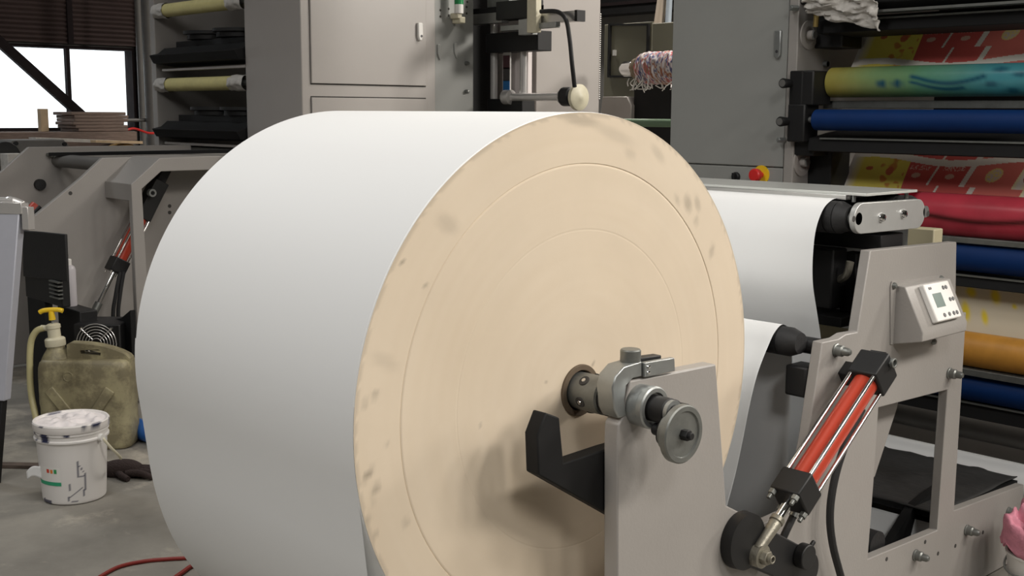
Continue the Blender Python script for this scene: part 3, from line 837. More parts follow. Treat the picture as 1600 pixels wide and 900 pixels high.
# printed webs
RED, RED2, YEL, WHT, ORG, DRK = S(212, 98, 92), S(222, 122, 112), S(246, 230, 110), S(238, 232, 222), S(222, 146, 76), S(160, 56, 56)
def mixc(a, b, t):
    return [a[i] * (1 - t) + b[i] * t for i in range(3)]
def design(a, s):
    # a: metres across from the left edge of the print, s: metres down the sheet
    if a < 0.012:
        return WHT
    p = s % 0.20
    c = WHT
    wv = 0.075 + 0.018 * sin((a - 0.28) * 9)
    if abs(p - wv) < 0.016:
        return WHT
    if a < 0.28:
        c = mixc(WHT, YEL, min(1, (a - 0.012) / 0.05))
        k = mnoise.noise(Vector((a * 26, p * 30, 3)))
        if 0.15 < a < 0.27 and k > 0.12:
            c = mixc(c, ORG, min(0.9, (k - 0.12) * 4))
        if exp(-(((a - 0.10) / 0.02) ** 2 + ((p - 0.13) / 0.012) ** 2)) > 0.5 or exp(-(((a - 0.20) / 0.025) ** 2 + ((p - 0.14) / 0.03) ** 2)) > 0.6:
            c = mixc(ORG, RED, 0.5)
        return c
    sh = 0.28 + 0.25 * (0.10 - p)
    if a < sh + 0.30:
        c = RED
        q = a - sh
        if abs(q - 0.135) < 0.005 or abs(q - 0.285) < 0.012:
            return WHT
        for cx in (0.06, 0.21):
            d1 = hypot((q - cx) / 0.020, (p - 0.155) / 0.012)
            if d1 < 1:
                c = S(232, 190, 170)
            if 0.108 < p < 0.128 and abs(q - cx) < 0.045 and mnoise.noise(Vector((q * 150, p * 160, 0))) > 0.12:
                c = S(236, 200, 186)
        return c
    q = a - sh - 0.30
    if q < 0.19:
        c = RED2
        d1 = hypot(q - 0.09, p - 0.14)
        if d1 < 0.033:
            c = S(226, 206, 140)
        if d1 < 0.026 and mnoise.noise(Vector((q * 90, p * 90, 7))) > 0.0:
            c = S(214, 196, 190)
        return c
    q -= 0.19
    if q < 0.13:
        c = mixc(YEL, WHT, 0.5 + 0.5 * sin(q * 60))
        d1 = hypot(q - 0.06, p - 0.14)
        if 0.026 < d1 < 0.036:
            c = DRK
        elif d1 < 0.026:
            c = S(226, 206, 206)
        return c
    d1 = hypot((q - 0.20) / 0.05, (p - 0.14) / 0.03)
    if d1 < 1 + 0.5 * mnoise.noise(Vector((q * 40, p * 40, 1))):
        return S(200, 60, 92)
    return WHT if (q * 3) % 1 > 0.2 else YEL
def printed(name, label, x0, ytop, ztop, ybot, zbot, sag, off):
    Lh = hypot(ytop - ybot, ztop - zbot)
    b = B().sheet(lambda u, v: (x0 + 1.42 * u, ytop + (ybot - ytop) * v + sag * sin(pi * v), ztop + (zbot - ztop) * v), 520, 96)
    single('printed_web', b, M['print'], label, 'printed paper', 'printed paper webs', colfn=lambda co: design(co.x - x0, (ztop - co.z) * Lh / abs(ztop - zbot) + off), ang=80, recalc=False)
printed('w', 'upper printed paper web in red and yellow, above the yellow-green roller', -2.83, 4.80, 2.04, 4.62, 1.78, 0.0, 0.02)
printed('w', 'lower printed paper web in red and yellow, above the crimson roller', -2.83, 4.74, 1.48, 4.56, 1.19, -0.012, 0.02)
def spots(co):
    c = S(216, 206, 184)
    a = co.x
    for cx, cz, w, h in ((-2.16, 0.92, 0.022, 0.02), (-2.06, 0.915, 0.02, 0.03), (-2.17, 0.845, 0.018, 0.04), (-2.09, 0.83, 0.014, 0.03), (-1.98, 0.885, 0.010, 0.01), (-2.3, 0.9, 0.02, 0.03), (-1.85, 0.86, 0.02, 0.03), (-2.45, 0.85, 0.02, 0.03)):
        k = blotch(a + 0.3 * (co.z - cz), co.z, cx, cz, w, h)
        c = mixc(c, S(232, 208, 60), k)
    return c
single('spotted_sheet', B().sheet(lambda u, v: (-2.83 + 1.42 * u, 4.52 - 0.04 * v, 0.965 - 0.20 * v - 0.0), 200, 40), M['print'], 'white paper sheet with yellow ink spots, above the ochre roller', 'paper sheet', colfn=spots, ang=80, recalc=False)

def tray(label, y, z, h, d, lip=True):
    t = thing('ink_tray', label, 'ink tray', (-2.1, y, z), 'ink trays of the printing press')
    part('trough', B().prism('x', [(y, z), (y + d, z - 0.01), (y + d, z + h + 0.03), (y + d * 0.6, z + h + 0.02), (y + 0.01, z + h)], -2.86, -1.30), M['soot'], t, bev=0.003)
    if lip:
        part('lip', B().box(-2.80, y - 0.002, z + h - 0.004, -1.31, y + 0.012, z + h + 0.003), M['dullsteel'], t)
    return t
tray('black ink tray running above the upper printed web', 4.42, 1.955, 0.05, 0.20)
tray('black ink tray between the blue roller and the lower printed web', 4.38, 1.462, 0.055, 0.22)
single('doctor_blade', B().box(-2.88, 4.52, 1.643, -1.30, 4.56, 1.675), M['dullsteel'], 'grey steel doctor blade between the yellow-green and the blue roller', 'blade', bev=0.002)
single('doctor_blade', B().box(-2.94, 4.37, 1.128, -1.30, 4.42, 1.150), M['dullsteel'], 'grey steel doctor blade just below the crimson roller', 'blade', bev=0.002)
single('doctor_blade', B().box(-2.94, 4.37, 0.614, -1.30, 4.42, 0.640), M['dullsteel'], 'grey steel doctor blade between the ochre and the lowest blue roller', 'blade', bev=0.002)
tray('black ink tray just above the yellow-spotted sheet', 4.40, 0.955, 0.045, 0.15)
tray('black ink tray directly below the lowest blue roller', 4.40, 0.44, 0.06, 0.15)
hood = thing('press_hood', 'black hood across the top of the printing press', 'hood', (-2.1, 4.4, 2.1))
part('cover', B().prism('x', [(4.42, 2.03), (4.66, 2.10), (4.66, 2.5), (4.36, 2.5), (4.36, 2.06)], -2.80, -1.30), M['soot'], hood, bev=0.004)
part('edge_strip', B().box(-2.75, 4.355, 2.022, -1.31, 4.425, 2.032), M['dullsteel'], hood)
def crump(u, v):
    x = -2.86 + 0.34 * u
    n = mnoise.noise(Vector((u * 4, v * 4, 0))) + 0.5 * mnoise.noise(Vector((u * 10, v * 10, 3)))
    return (x + 0.02 * n, 4.34 - 0.05 * (1 - v) + 0.025 * n, 2.09 - 0.12 * v * (0.45 + u * 0.75) + 0.02 * n)
single('crumpled_film', B().sheet(crump, 34, 22), M['film'], 'crumpled pale film draped over the top left of the printing press', 'film', ang=60, solid=0.003)
single('brass_valve', B().tube([(-2.84, 4.38, 2.10), (-2.835, 4.37, 2.04), (-2.84, 4.375, 1.98)], 0.012).cyl((-2.86, 4.37, 2.05), (-2.80, 4.37, 2.05), 0.014, n=12), mat('brass', S(150, 130, 80), 0.4, 0.8), 'small brass valve below the crumpled film on the press', 'valve')
# floor level of the press
single('roller_core', B().cyl((-2.93, 4.62, 0.345), (-1.30, 4.62, 0.345), 0.05, n=36), M['pipe'], 'grey pipe roller above the base panel of the press', 'roller')
single('white_web_roll', B().cyl((-2.93, 4.50, 0.20), (-1.30, 4.50, 0.20), 0.07, n=40), M['paper'], 'white paper reel lying low behind the rubber sheet', 'paper roll')

# ------------------------------------------------------------------ middle background: second line
LX = -6.168
pc2 = thing('machine_cabinet', 'tall pale grey machine cabinet with a saw-toothed edge, behind the chrome column', 'cabinet', (-6.5, 6.3, 0))
part('body', B().box(-6.82, 5.97, 0, LX, 6.632, 3.4), M['cab'], pc2, bev=0.006)
tb = B()
for i in range(40):
    z = 1.72 + 0.016 * i
    tb.prism('x', [(6.626, z), (6.636, z), (6.638, z + 0.004), (6.636, z + 0.008), (6.626, z + 0.008)], LX - 0.004, LX + 0.004)
part('serrated_strip', tb, M['white_plastic'], pc2)

single('gap_shade_block', B().box(-6.9, 5.40, 0, -6.55, 5.95, 3.0), M['soot'], 'added black block that darkens the gap left of the chrome column', 'machine housing', bev=0.004)  # black filler standing in for the shade between the two cabinets
colm = thing('chrome_column', 'upright lift column of two chrome rods with a black clamp head', 'machine column', (-6.05, 5.6, 0))
for x in (-6.209, -5.911):
    part('guide_rod', B().cyl((x, 5.60, 0.05), (x, 5.60, 2.6), 0.026, n=28), M['rodbright'], colm)
xa, xb = -6.209, -5.911
part('base_plate', B().box(xa - 0.12, 5.5, 0, xb + 0.12, 5.9, 0.05), M['black'], colm, bev=0.004)
part('back_plate', B().box(xa + 0.02, 5.66, 0.05, xb - 0.02, 5.70, 2.6), M['slidepanel'], colm, bev=0.003)
part('clamp_head', B().box(xa - 0.012, 5.53, 2.023, -5.702, 5.66, 2.154), M['black'], colm, bev=0.004, label='black clamp head')
part('carriage', B().box(xa - 0.03, 5.56, 1.58, xb + 0.03, 5.68, 1.71), M['black'], colm, bev=0.004)
def sticker(z, c):
    m = mat('sticker', c, 0.5)
    part('sticker', B().box((xa + xb) / 2 - 0.032, 5.578, z - 0.045, (xa + xb) / 2 + 0.032, 5.582, z + 0.045), m, colm)
part('label_strip', B().box((xa + xb) / 2 - 0.034, 5.582, 1.70, (xa + xb) / 2 + 0.034, 5.592, 2.10), M['white_plastic'], colm)
sticker(1.958, S(70, 44, 48))
sticker(1.876, S(66, 62, 62))
sticker(1.790, S(36, 96, 150))
arm2 = part('spindle', B().lathe((xa + 0.16, 5.56, 1.720), EX, [(0, 0), (0.05, 0), (0.05, 0.06), (0.026, 0.07), (0.026, 0.52), (0.045, 0.54), (0.05, 0.60), (0.04, 0.62), (0, 0.62)], 32), M['rodbright'], colm, label='chrome cross spindle')
part('collar', B().lathe((-5.461, 5.56, 1.721), EX, [(0, -0.02), (0.062, -0.02), (0.062, 0.05), (0.05, 0.06), (0, 0.06)], 32), M['black'], arm2)
part('end_disc', B().lathe((-5.375, 5.56, 1.716), EX, [(0, 0), (0.072, 0), (0.084, 0.01), (0.084, 0.035), (0.06, 0.045), (0.02, 0.05), (0, 0.06)], 32), M['plastic_cream'], arm2, label='cream end disc')
zb = 2.249
gan = thing('cross_gantry', 'aluminium cross beam with black slide blocks on top of the chrome column', 'gantry', (-5.9, 5.52, zb))
part('beam', B().box(-6.345, 5.46, zb - 0.035, -5.984, 5.53, zb + 0.035), M['alu'], gan, bev=0.003)
part('beam', B().box(-5.687, 5.46, zb - 0.06, -5.298, 5.53, zb + 0.005), M['alu'], gan, bev=0.003)
part('end_cap', B().box(-5.298, 5.458, zb - 0.062, -5.275, 5.532, zb + 0.007), M['black'], gan)
part('slide_block', B().box(-6.016, 5.44, zb - 0.02, -5.687, 5.565, zb + 0.10), M['black'], gan, bev=0.004)
part('slide_block', B().box(-6.278, 5.46, zb + 0.03, -5.687, 5.57, zb + 0.07), M['soot'], gan, bev=0.004)
part('motor', B().box(-6.139, 5.47, zb + 0.07, -5.921, 5.57, zb + 0.30), M['dullsteel'], gan, bev=0.004)
part('sensor_arm', B().box(-5.961, 5.43, zb - 0.095, -5.435, 5.47, zb - 0.06).box(-5.774, 5.42, zb - 0.13, -5.652, 5.48, zb - 0.03), M['steel'], gan, bev=0.003)
part('valve_block', B().box(-5.672, 5.40, zb - 0.12, -5.588, 5.45, zb + 0.09), M['plastic_cream'], gan, bev=0.004)
single('cable', B().tube([(-5.563, 5.42, 2.259), (-5.418, 5.42, 2.251), (-5.338, 5.42, 2.199), (-5.302, 5.42, 2.079), (-5.277, 5.42, 1.921), (-5.291, 5.46, 1.779)], 0.014), M['rubber'], 'black cable looping from the cross gantry down to the cream end disc', 'cable')

gl = thing('signal_light', 'green and white signal light at the top of the left press cabinet', 'signal light', (-6.1, 5.2, 2.3))
qx, qy, qz = (-6.100, 5.187, 2.309)
part('green_lens', B().cyl((qx, qy, 2.321), (qx, qy, qz + 0.15), 0.030, n=24), M['green'], gl)
part('white_base', B().cyl((qx, qy, 2.263), (qx, qy, 2.321), 0.030, n=24), M['white_plastic'], gl)
part('bracket', B().box(LX - 0.004, qy + 0.0, 2.201, qx + 0.01, qy + 0.05, 2.243).box(LX, qy - 0.02, 2.230, qx + 0.01, qy + 0.02, 2.267), M['plastic_cream'], gl, bev=0.006)

# far bay seen between the cabinets
X9, Y9 = -7.0, 8.6
enc = thing('wall_enclosure', 'khaki enclosure door with a black seal frame in the far bay', 'electrical cabinet', (-7.644, 8.6, 0))
part('box', B().box(-7.959, 8.62, 0, -7.358, 9.0, 2.461), M['olive'], enc, bev=0.004)
part('seal_frame', B().prism('y', [(-7.892, 1.957), (-7.381, 1.948), (-7.381, 2.442), (-7.892, 2.467)], 8.595, 8.625, [[(-7.867, 1.975), (-7.405, 1.966), (-7.405, 2.426), (-7.867, 2.448)]]), M['rubber'], enc)
part('door_handle', B().box(-7.823, 8.59, 2.162, -7.798, 8.62, 2.216), M['white_plastic'], enc)
single('steel_locker', B().box(-7.086, 8.3, 0, -6.669, 8.9, 2.413), M['olive'], 'dim khaki locker beside the enclosure door in the far bay', 'locker', bev=0.006)
lz = 2.413
single('paper_tube', B().tube([(-7.180, 8.5, lz), (-7.276, 8.75, lz + 0.75)], 0.045, n=20), mat('cardboard_tube', S(168, 154, 138), 0.7), 'pale cardboard tube leaning on the locker', 'tube')
single('paper_tube', B().tube([(-7.067, 8.5, lz), (-7.207, 8.7, lz + 0.75)], 0.028, n=20), mat('bluish_tube', S(150, 160, 170), 0.6), 'thin bluish tube right of the cardboard tube', 'tube')
cp = thing('far_canopy', 'dark ribbed canopy hanging across the far bay', 'canopy', (-9.0, 11.2, 2.9))
rib = B().box(-11.5, 11.3, 2.847, -8.4, 11.6, 4.2)
part('panel', rib, M['soot'], cp)
rb2 = B()
for i in range(8):
    rb2.box(-11.5, 11.27, 2.95 + 0.12 * i, -8.4, 11.3, 2.99 + 0.12 * i)
part('rib', rb2, M['beam'], cp)

rg = thing('rewind_shaft', 'rewind shaft wrapped in colourful scrap beside the tall right cabinet', 'shaft', (-5.679, 6.6, 1.6))
rx0, rz0 = (-5.913, 1.936)
part('shaft_end', B().lathe((rx0, 6.6, rz0), EX, [(0, 0), (0.035, 0), (0.055, 0.03), (0.055, 0.12), (0.04, 0.14), (0, 0.14)], 28), M['chrome'], rg, label='chrome shaft end')
part('shaft_rod', B().cyl((rx0 + 0.1, 6.6, rz0), (-3.6, 6.6, rz0), 0.05, n=24), M['steel'], rg)
SCR = [S(222, 216, 216), S(196, 188, 194), S(146, 88, 60), S(196, 186, 180), S(84, 84, 124), S(214, 208, 210), S(190, 96, 100), S(150, 110, 90), S(222, 218, 222), S(226, 222, 226)]
def scrapcol(co):
    k = mnoise.noise(Vector((co.x * 22, co.y * 6, co.z * 6))) * 0.55 + 0.5 + 0.3 * mnoise.noise(Vector((co.x * 90, co.y * 20, co.z * 20)))
    if co.x < rx0 + 0.20:
        return S(120, 104, 82)
    return SCR[int(max(0, min(0.999, k)) * len(SCR))]
part('bearing_post', B().box(-4.1, 6.52, 0, -3.98, 6.68, rz0), M['stand'], rg, bev=0.004)
def scrapfn(u, v):
    x = rx0 + 0.12 + 0.75 * u
    r = 0.06 + 0.055 * min(1, u * 7) + 0.012 * mnoise.noise(Vector((u * 30, cos(2 * pi * v) * 3, sin(2 * pi * v) * 3)))
    return (x, 6.6 + r * cos(2 * pi * v), rz0 + r * sin(2 * pi * v))
part('wound_scrap', B().sheet(scrapfn, 120, 60), M['rags'], rg, colfn=scrapcol, label='colourful wound paper scrap')
tl_ = B()
for k in range(22):
    u = 0.12 + 0.45 * random.random()
    x = rx0 + u
    a = random.uniform(3.6, 5.8)
    tl_.tube([(x, 6.6 + 0.115 * cos(a), rz0 + 0.115 * sin(a)), (x + random.uniform(-.03, .03), 6.6 + 0.13 * cos(a), rz0 + 0.13 * sin(a) - 0.02), (x + random.uniform(-.04, .04), 6.58 + 0.14 * cos(a), rz0 - 0.12 - random.random() * 0.06)], 0.004, n=5, k=3)
ls_ = part('loose_strand', tl_, M['white_plastic'], rg, label='loose white paper strands')
ls_['kind'] = 'stuff'
single('black_housing', B().box(-6.058, 6.9, 0, -5.531, 7.3, 1.836), M['soot'], 'black machine housing below the scrap-wound shaft', 'machine housing', bev=0.006)
single('grey_housing', B().prism('y', [(-6.577, 0), (-6.048, 0), (-6.048, 1.673), (-6.093, 1.741), (-6.345, 1.742)], 6.86, 7.3), M['cab'], 'low grey machine housing left of the black one', 'machine housing', bev=0.004)
gz = 1.551
gp = thing('green_guard_rail', 'green painted tube rail in front of the black machine housing', 'rail', (-5.0, 6.3, 0))
part('rail_tube', B().cyl((-5.7, 6.3, gz), (-3.64, 6.3, gz), 0.028, n=24), M['greenpipe'], gp)
part('post', B().cyl((-5.55, 6.3, 0), (-5.55, 6.3, gz), 0.025, n=20), M['greenpipe'], gp)
part('post', B().cyl((-4.2, 6.3, 0), (-4.2, 6.3, gz), 0.025, n=20), M['greenpipe'], gp)

# ------------------------------------------------------------------ left printing unit: cabinet and roller rack
lcab = thing('machine_cabinet', 'wide pale grey machine cabinet with two doors, directly behind the big roll', 'cabinet', (-6.5, 4.5, 0))
part('body', B().box(-6.82, 4.0, 0, LX, 5.04, 3.4), M['cab'], lcab, bev=0.006)
def door_panel(y0, y1, z0, z1):
    return B().box(LX - 0.01, y0, z0, LX + 0.012, y1, z1)
gb = B()
for (z0, z1) in ((1.783, 3.3), (0.3, 1.706)):
    gb.prism('x', [(4.060, z0 - 0.004), (4.958, z0 - 0.004), (4.958, z1 + 0.004), (4.060, z1 + 0.004)], LX - 0.002, LX + 0.0008)
part('door_gap', gb, M['ink_groove'], lcab)
d1 = part('door', door_panel(4.064, 4.954, 1.787, 3.3), M['cab'], lcab, bev=0.003, label='upper door')
part('door', door_panel(4.064, 4.954, 0.3, 1.702), M['cab'], lcab, bev=0.003, label='lower door')
dh = part('door_handle', B().prism('x', [(4.875, 2.19), (4.912, 2.19), (4.915, 2.12), (4.905, 2.075), (4.885, 2.075), (4.875, 2.10)], LX + 0.012, LX + 0.032), M['white_plastic'], d1, bev=0.006, label='pale oval latch handle')
part('lock', B().cyl((LX + 0.03, 4.900, 2.105), (LX + 0.034, 4.900, 2.105), 0.008, n=16), M['btn'], dh)
part('side_plate', B().box(-6.82, 5.04, 0, LX - 0.012, 5.385, 3.4), M['cabdark'], lcab, bev=0.005, label='cooler grey drilled side plate')
for c in [(5.094, 2.283), (5.166, 2.296), (5.094, 2.242), (5.166, 2.254), (5.323, 2.318), (5.323, 2.276), (5.329, 2.352)]:
    part('tapped_hole', B().lathe((LX - 0.012, c[0], c[1]), EX, [(0, 0.001), (0.008, 0.001), (0.008, 0)], 14), M['ink_groove'], lcab)
for c in [(5.317, 1.944), (5.317, 1.756)]:
    part('bolt', B().lathe((LX - 0.012, c[0], c[1]), EX, [(0, 0), (0.014, 0), (0.014, 0.012), (0.010, 0.03), (0, 0.032)], 16), M['dullsteel'], lcab)
for c in [(5.077, 2.041), (5.221, 2.055)]:
    part('cover_flap', B().prism('x', [(c[0] - 0.012, c[1] + 0.02), (c[0] + 0.012, c[1] + 0.02), (c[0] + 0.022, c[1] - 0.05), (c[0] + 0.008, c[1] - 0.085), (c[0] - 0.012, c[1] - 0.04)], LX - 0.012, LX - 0.004), M['cabdark'], lcab, bev=0.003)

rack = thing('printing_unit', 'grey side frame of the left printing unit, holding the yellow-sleeved rollers and black trays', 'machine frame', (-7.5, 4.6, 0))
part('side_frame', B().box(-8.13, 4.0, 0, -8.06, 5.6, 3.4), M['stand'], rack, bev=0.004)
part('back_panel', B().box(-8.06, 5.2, 0, -6.82, 5.25, 3.4), M['cab'], rack)
part('deck', B().box(-8.06, 4.1, 0.4, -6.82, 5.2, 1.36), M['cabdark'], rack)

def sleeved(z, label, y=4.02):
    t = thing('sleeved_roller', label, 'roller', (-7.48, y, z - 0.048), 'yellow sleeved rollers')
    part('sleeve', B().cyl((-7.90, y, z), (-6.99, y, z - 0.0), 0.046, n=32), M['yellowwrap'], t)
    for (xa_, xb_) in ((-8.055, -7.89), (-7.02, -6.83)):
        def wf(u, v):
            x = xa_ + (xb_ - xa_) * u
            r = 0.050 + 0.010 * mnoise.noise(Vector((x * 14, cos(2 * pi * v) * 2, sin(2 * pi * v) * 2 + z)))
            return (x, y + r * cos(2 * pi * v), z + r * sin(2 * pi * v))
        part('film_wrap', B().sheet(wf, 16, 28), M['film'], t, ang=60, label='crumpled white film round the roller end')
    part('journal', B().cyl((-8.07, y, z), (-6.815, y, z), 0.02, n=16), M['dullsteel'], t)
    return t
sleeved(1.799, 'yellow-sleeved roller lying between two black trays of the left unit')
sleeved(2.315 , 'yellow-sleeved roller at the very top edge of the left unit')

def ltray(z, label, drums):
    t = thing('ink_tray', label, 'ink tray', (-7.45, 4.05, z - 0.08), 'black trays of the left unit')
    part('trough', B().prism('x', [(3.93, z - 0.005), (3.96, z - 0.06), (4.12, z - 0.08), (4.30, z - 0.07), (4.30, z + 0.04), (4.05, z + 0.05), (4.0, z + 0.01)], -8.02, -6.84), M['soot'], t, bev=0.003)
    part('back_board', B().box(-7.94, 4.10, z + 0.04, -6.83, 4.24, z + 0.095), M['black'], t, bev=0.004)
    part('shelf_strip', B().box(-7.97, 4.0, z - 0.115, -6.825, 4.05, z - 0.098), M['cab'], t, bev=0.002)
    for (xa_, xb_) in drums:
        k = B()
        k.lathe(((xa_ + xb_) / 2, 4.17, z + 0.095), EZ, [(0, 0), ((xb_ - xa_) / 2 * 0.86, 0), ((xb_ - xa_) / 2 * 0.86, 0.03), ((xb_ - xa_) / 2, 0.034), ((xb_ - xa_) / 2, 0.055), (0, 0.055)], 32)
        part('ink_drum', k, M['rubber'], t)
    return t
z1 = 2.009
ltray(z1, 'upper black ink tray of the left unit, with two round black drums', [(-7.75, -7.38), (-7.34, -6.96)])
z2 = 1.494
ltray(z2, 'lower black ink tray of the left unit, just above the slanted grey stand', [(-7.68, -7.30), (-7.27, -6.88)])
for (zz, lab) in ((z1, 'diagonal'), (z2, 'diagonal')):
    part('brace', B().tube([(-7.75, 4.9, zz + 0.05), (-7.05, 4.5, zz + 0.36)], 0.035, n=12), M['stand'], rack)

# ------------------------------------------------------------------ left unwind stand
ls = thing('unwind_stand', 'grey slanted unwind stand without a roll, left of the big paper roll', 'machine stand', (-6.8, 3.2, 0))
NX = -6.10
frm = [(2.858, 1.222), (3.031, 1.360), (3.95, 1.372), (3.95, 0.02), (3.80, 0.02), (3.80, 1.286), (3.035, 1.286), (2.919, 1.195), (2.928, 0.719), (2.96, 0.02), (2.86, 0.02)]
part('front_frame', B().prism('x', frm, NX - 0.04, NX), M['stand'], ls, bev=0.004, label='bent front frame')
a0, a1 = (2.862, 1.222), (3.031, 1.360)
dq = Vector((a1[0] - a0[0], a1[1] - a0[1])).normalized()
slab = [(a0[0], a0[1]), (a1[0], a1[1]), (3.95, 1.372), (3.95, 1.34), (3.05, 1.33), (2.875, 1.185), (2.868, 1.13), (2.862, 1.13)]
part('top_cover', B().prism('x', slab, -6.44, NX - 0.035), M['stand'], ls, bev=0.004, label='sloping box cover')
inner = [(2.427, 1.025), (2.728, 1.246), (2.854, 1.353), (3.96, 1.36), (3.96, 0.02), (2.55, 0.02), (2.50, 0.55), (2.422, 0.932)]
part('side_plate', B().prism('x', inner, -6.475, -6.44), M['stand'], ls, bev=0.004, label='near slanted side plate')
for c in [(2.662, 1.164), (3.248, 1.064), (3.247, 1.026)]:
    part('tapped_hole', B().lathe((-6.44, c[0], c[1]), EX, [(0, 0.001), (0.011, 0.001), (0.011, 0)], 14), M['ink_groove'], ls)
far_ = [(2.0, 0.72), (2.667, 1.233), (2.851, 1.387), (3.96, 1.385), (3.96, 0.02), (2.3, 0.02)]
part('side_plate', B().prism('x', far_, -7.535, -7.5), M['stand'], ls, bev=0.004, label='far slanted side plate')
c = (2.903, 1.153)
part('bore_cover', B().lathe((-7.5, c[0], c[1]), EX, [(0, 0), (0.034, 0), (0.034, 0.03), (0, 0.03)], 28), M['rubber'], ls)
part('cross_tube', B().lathe((-7.5, 3.03, 1.30), EX, [(0, 0), (0.042, 0), (0.042, 1.06), (0, 1.06)], 28), M['pipe'], ls)
part('cross_tube', B().cyl((-7.5, 2.95, 0.25), (-6.475, 2.95, 0.25), 0.05, n=24), M['pipe'], ls)
bz = 1.344
bar = thing('black_bar', 'long thin black steel bar lying across the top of the left stand', 'steel bar', (-6.8, 3.0, 1.36))
ba, bb_ = Vector((-7.47, 2.972, 1.341)), Vector((-6.04, 3.47, 1.392))
bdv = (bb_ - ba).normalized()
bsv = EZ.cross(bdv).normalized()
bnv = bdv.cross(bsv)
part('bar_body', B().obox((ba + bb_) / 2, ((bb_ - ba).length, 0.03, 0.022), (bdv, bsv, bnv)), M['black'], bar, bev=0.002)
part('end_tip', B().obox(ba - bdv * 0.012, (0.024, 0.02, 0.016), (bdv, bsv, bnv)), M['dullsteel'], bar)

# its own small red cylinder
q0, q1 = (-6.270, 3.072, 1.163), (-6.270, 2.847, 0.780)
q0, q1 = Vector(q0), Vector(q1)
qd = (q1 - q0).normalized()
qn = qd.cross(EX).normalized()
hc = thing('hydraulic_cylinder', 'small red hydraulic cylinder inside the left stand, behind its post', 'hydraulic cylinder', (-6.27, q1.y, 0.45))
part('barrel', B().cyl(q0.lerp(q1, 0.35), q1, 0.034, n=28), M['red'], hc)
part('end_block', B().obox(q0 + qd * 0.05, (0.085, 0.085, 0.24), (EX, qn, qd)).obox(q0 - qd * 0.10, (0.05, 0.055, 0.10), (EX, qn, qd)), M['black'], hc, bev=0.005)
part('end_block', B().obox(q1 + qd * 0.02, (0.09, 0.09, 0.08), (EX, qn, qd)), M['black'], hc, bev=0.005)
for i in (-1, 1):
    for j in (-1, 1):
        o = EX * (0.034 * i) + qn * (0.034 * j)
        part('tie_rod', B().cyl(q0 + o, q1 + o + qd * 0.08, 0.006, n=10), M['chrome'], hc)
q2 = Vector((-6.270, 2.711, 0.549))
part('piston_rod', B().cyl(q1, q2 + qd * 0.05, 0.015, n=20), M['chrome'], hc)
part('rod_end', B().cyl(q2 - qd * 0.02, q2 + qd * 0.06, 0.022, n=20), M['dullsteel'], hc)
part('end_fitting', B().ring(Vector((-6.210, 3.020, 1.164)), EX, 0.022, 0.012, 0.03, 20), M['steel'], hc)
for k in (0, 1):
    single('hydraulic_hose', B().tube([Vector((-6.220, 2.829, 0.733)) + Vector((0, 0.02 * k, 0)), Vector((-6.220, 2.798, 0.611)) + Vector((0, 0.025 * k, 0)), Vector((-6.220, 2.776, 0.470)) + Vector((0, 0.03 * k, 0)), Vector((-6.220, 2.803, 0.322)) + Vector((0, 0.03 * k, -0.1))], 0.011), M['rubber'],
           ('left one of the two black hoses under the small red cylinder', 'right one of the two black hoses under the small red cylinder')[k], 'hose', 'hoses under the small red cylinder')

r0, r1 = Vector((-7.350, 2.825, 1.029)), Vector((-7.350, 2.735, 0.943))
rdv = (r1 - r0).normalized()
rc2 = thing('hydraulic_cylinder', 'red cylinder tip seen between the two slanted plates of the left stand', 'hydraulic cylinder', (-7.35, r1.y, 0.6))
part('barrel', B().cyl(r0, r0 + rdv * 0.4, 0.04, n=24), M['red'], rc2)
part('tie_rod', B().cyl(r0 + EX * 0.05, r0 + EX * 0.05 + rdv * 0.4, 0.012, n=12), M['black'], rc2)

# dark gear under the left stand
mt = thing('motor_gearbox', 'black gearbox unit with a cover sheet under the left stand', 'gearbox', (-6.2, 2.34, 0))
part('cover_sheet', B().prism('y', [(-6.252, 0.994), (-6.020, 1.005), (-5.706, 1.017), (-5.712, 0.782), (-6.279, 0.748)], 2.32, 2.335), M['rubber'], mt, bev=0.004)
part('case', B().box(-6.270, 2.325, 0.641, -5.795, 2.37, 0.784), M['black'], mt, bev=0.006)
part('foot', B().box(-6.252, 2.325, 0.0, -6.026, 2.37, 0.645), M['soot'], mt, bev=0.004)
cn = B()
for k in range(5):
    cn.box(-5.900, 2.305, 0.765 - 0.02 * k, -5.786, 2.33, 0.772 - 0.02 * k)
part('terminal_strip', cn, M['dullsteel'], mt)

JU = Vector((0.68, 0.733, 0)).normalized()      # along the fronts of the floor clutter
JV = Vector((-0.733, 0.68, 0)).normalized()
fpt = Vector((-5.711, 2.460, 0.456))
ftop = 0.551
vent = thing('fan_box', 'black drive box with a round wire fan grille behind the jerrycan', 'fan box', (fpt.x, fpt.y + 0.1, 0))
part('case', B().obox(Vector((fpt.x, fpt.y, (ftop + 0.10) / 2)) + JV * 0.12 + JU * 0.0, (0.235, 0.24, ftop - 0.10), (JU, JV, EZ)), M['black'], vent, bev=0.006)
part('foot', B().obox(Vector((fpt.x, fpt.y, 0.05)) + JV * 0.12, (0.16, 0.16, 0.10), (JU, JV, EZ)), M['soot'], vent)
ggr = B()
def fp(r, a, d):
    return fpt + JU * (r * cos(a)) + EZ * (r * sin(a)) - JV * d
for r in (0.026, 0.041, 0.056, 0.071, 0.086, 0.100):
    ggr.tube([fp(r, 2 * pi * i / 30, 0.012) for i in range(31)], 0.0024, n=6, smooth=False)
for i in range(4):
    a = pi / 4 + i * pi / 2
    ggr.tube([fp(0.026, a, 0.010), fp(0.105, a, 0.010), fp(0.107, a, 0.0)], 0.0028, n=6, smooth=False)
part('fan_grille', ggr, M['rodbright'], vent, label='round wire grille')
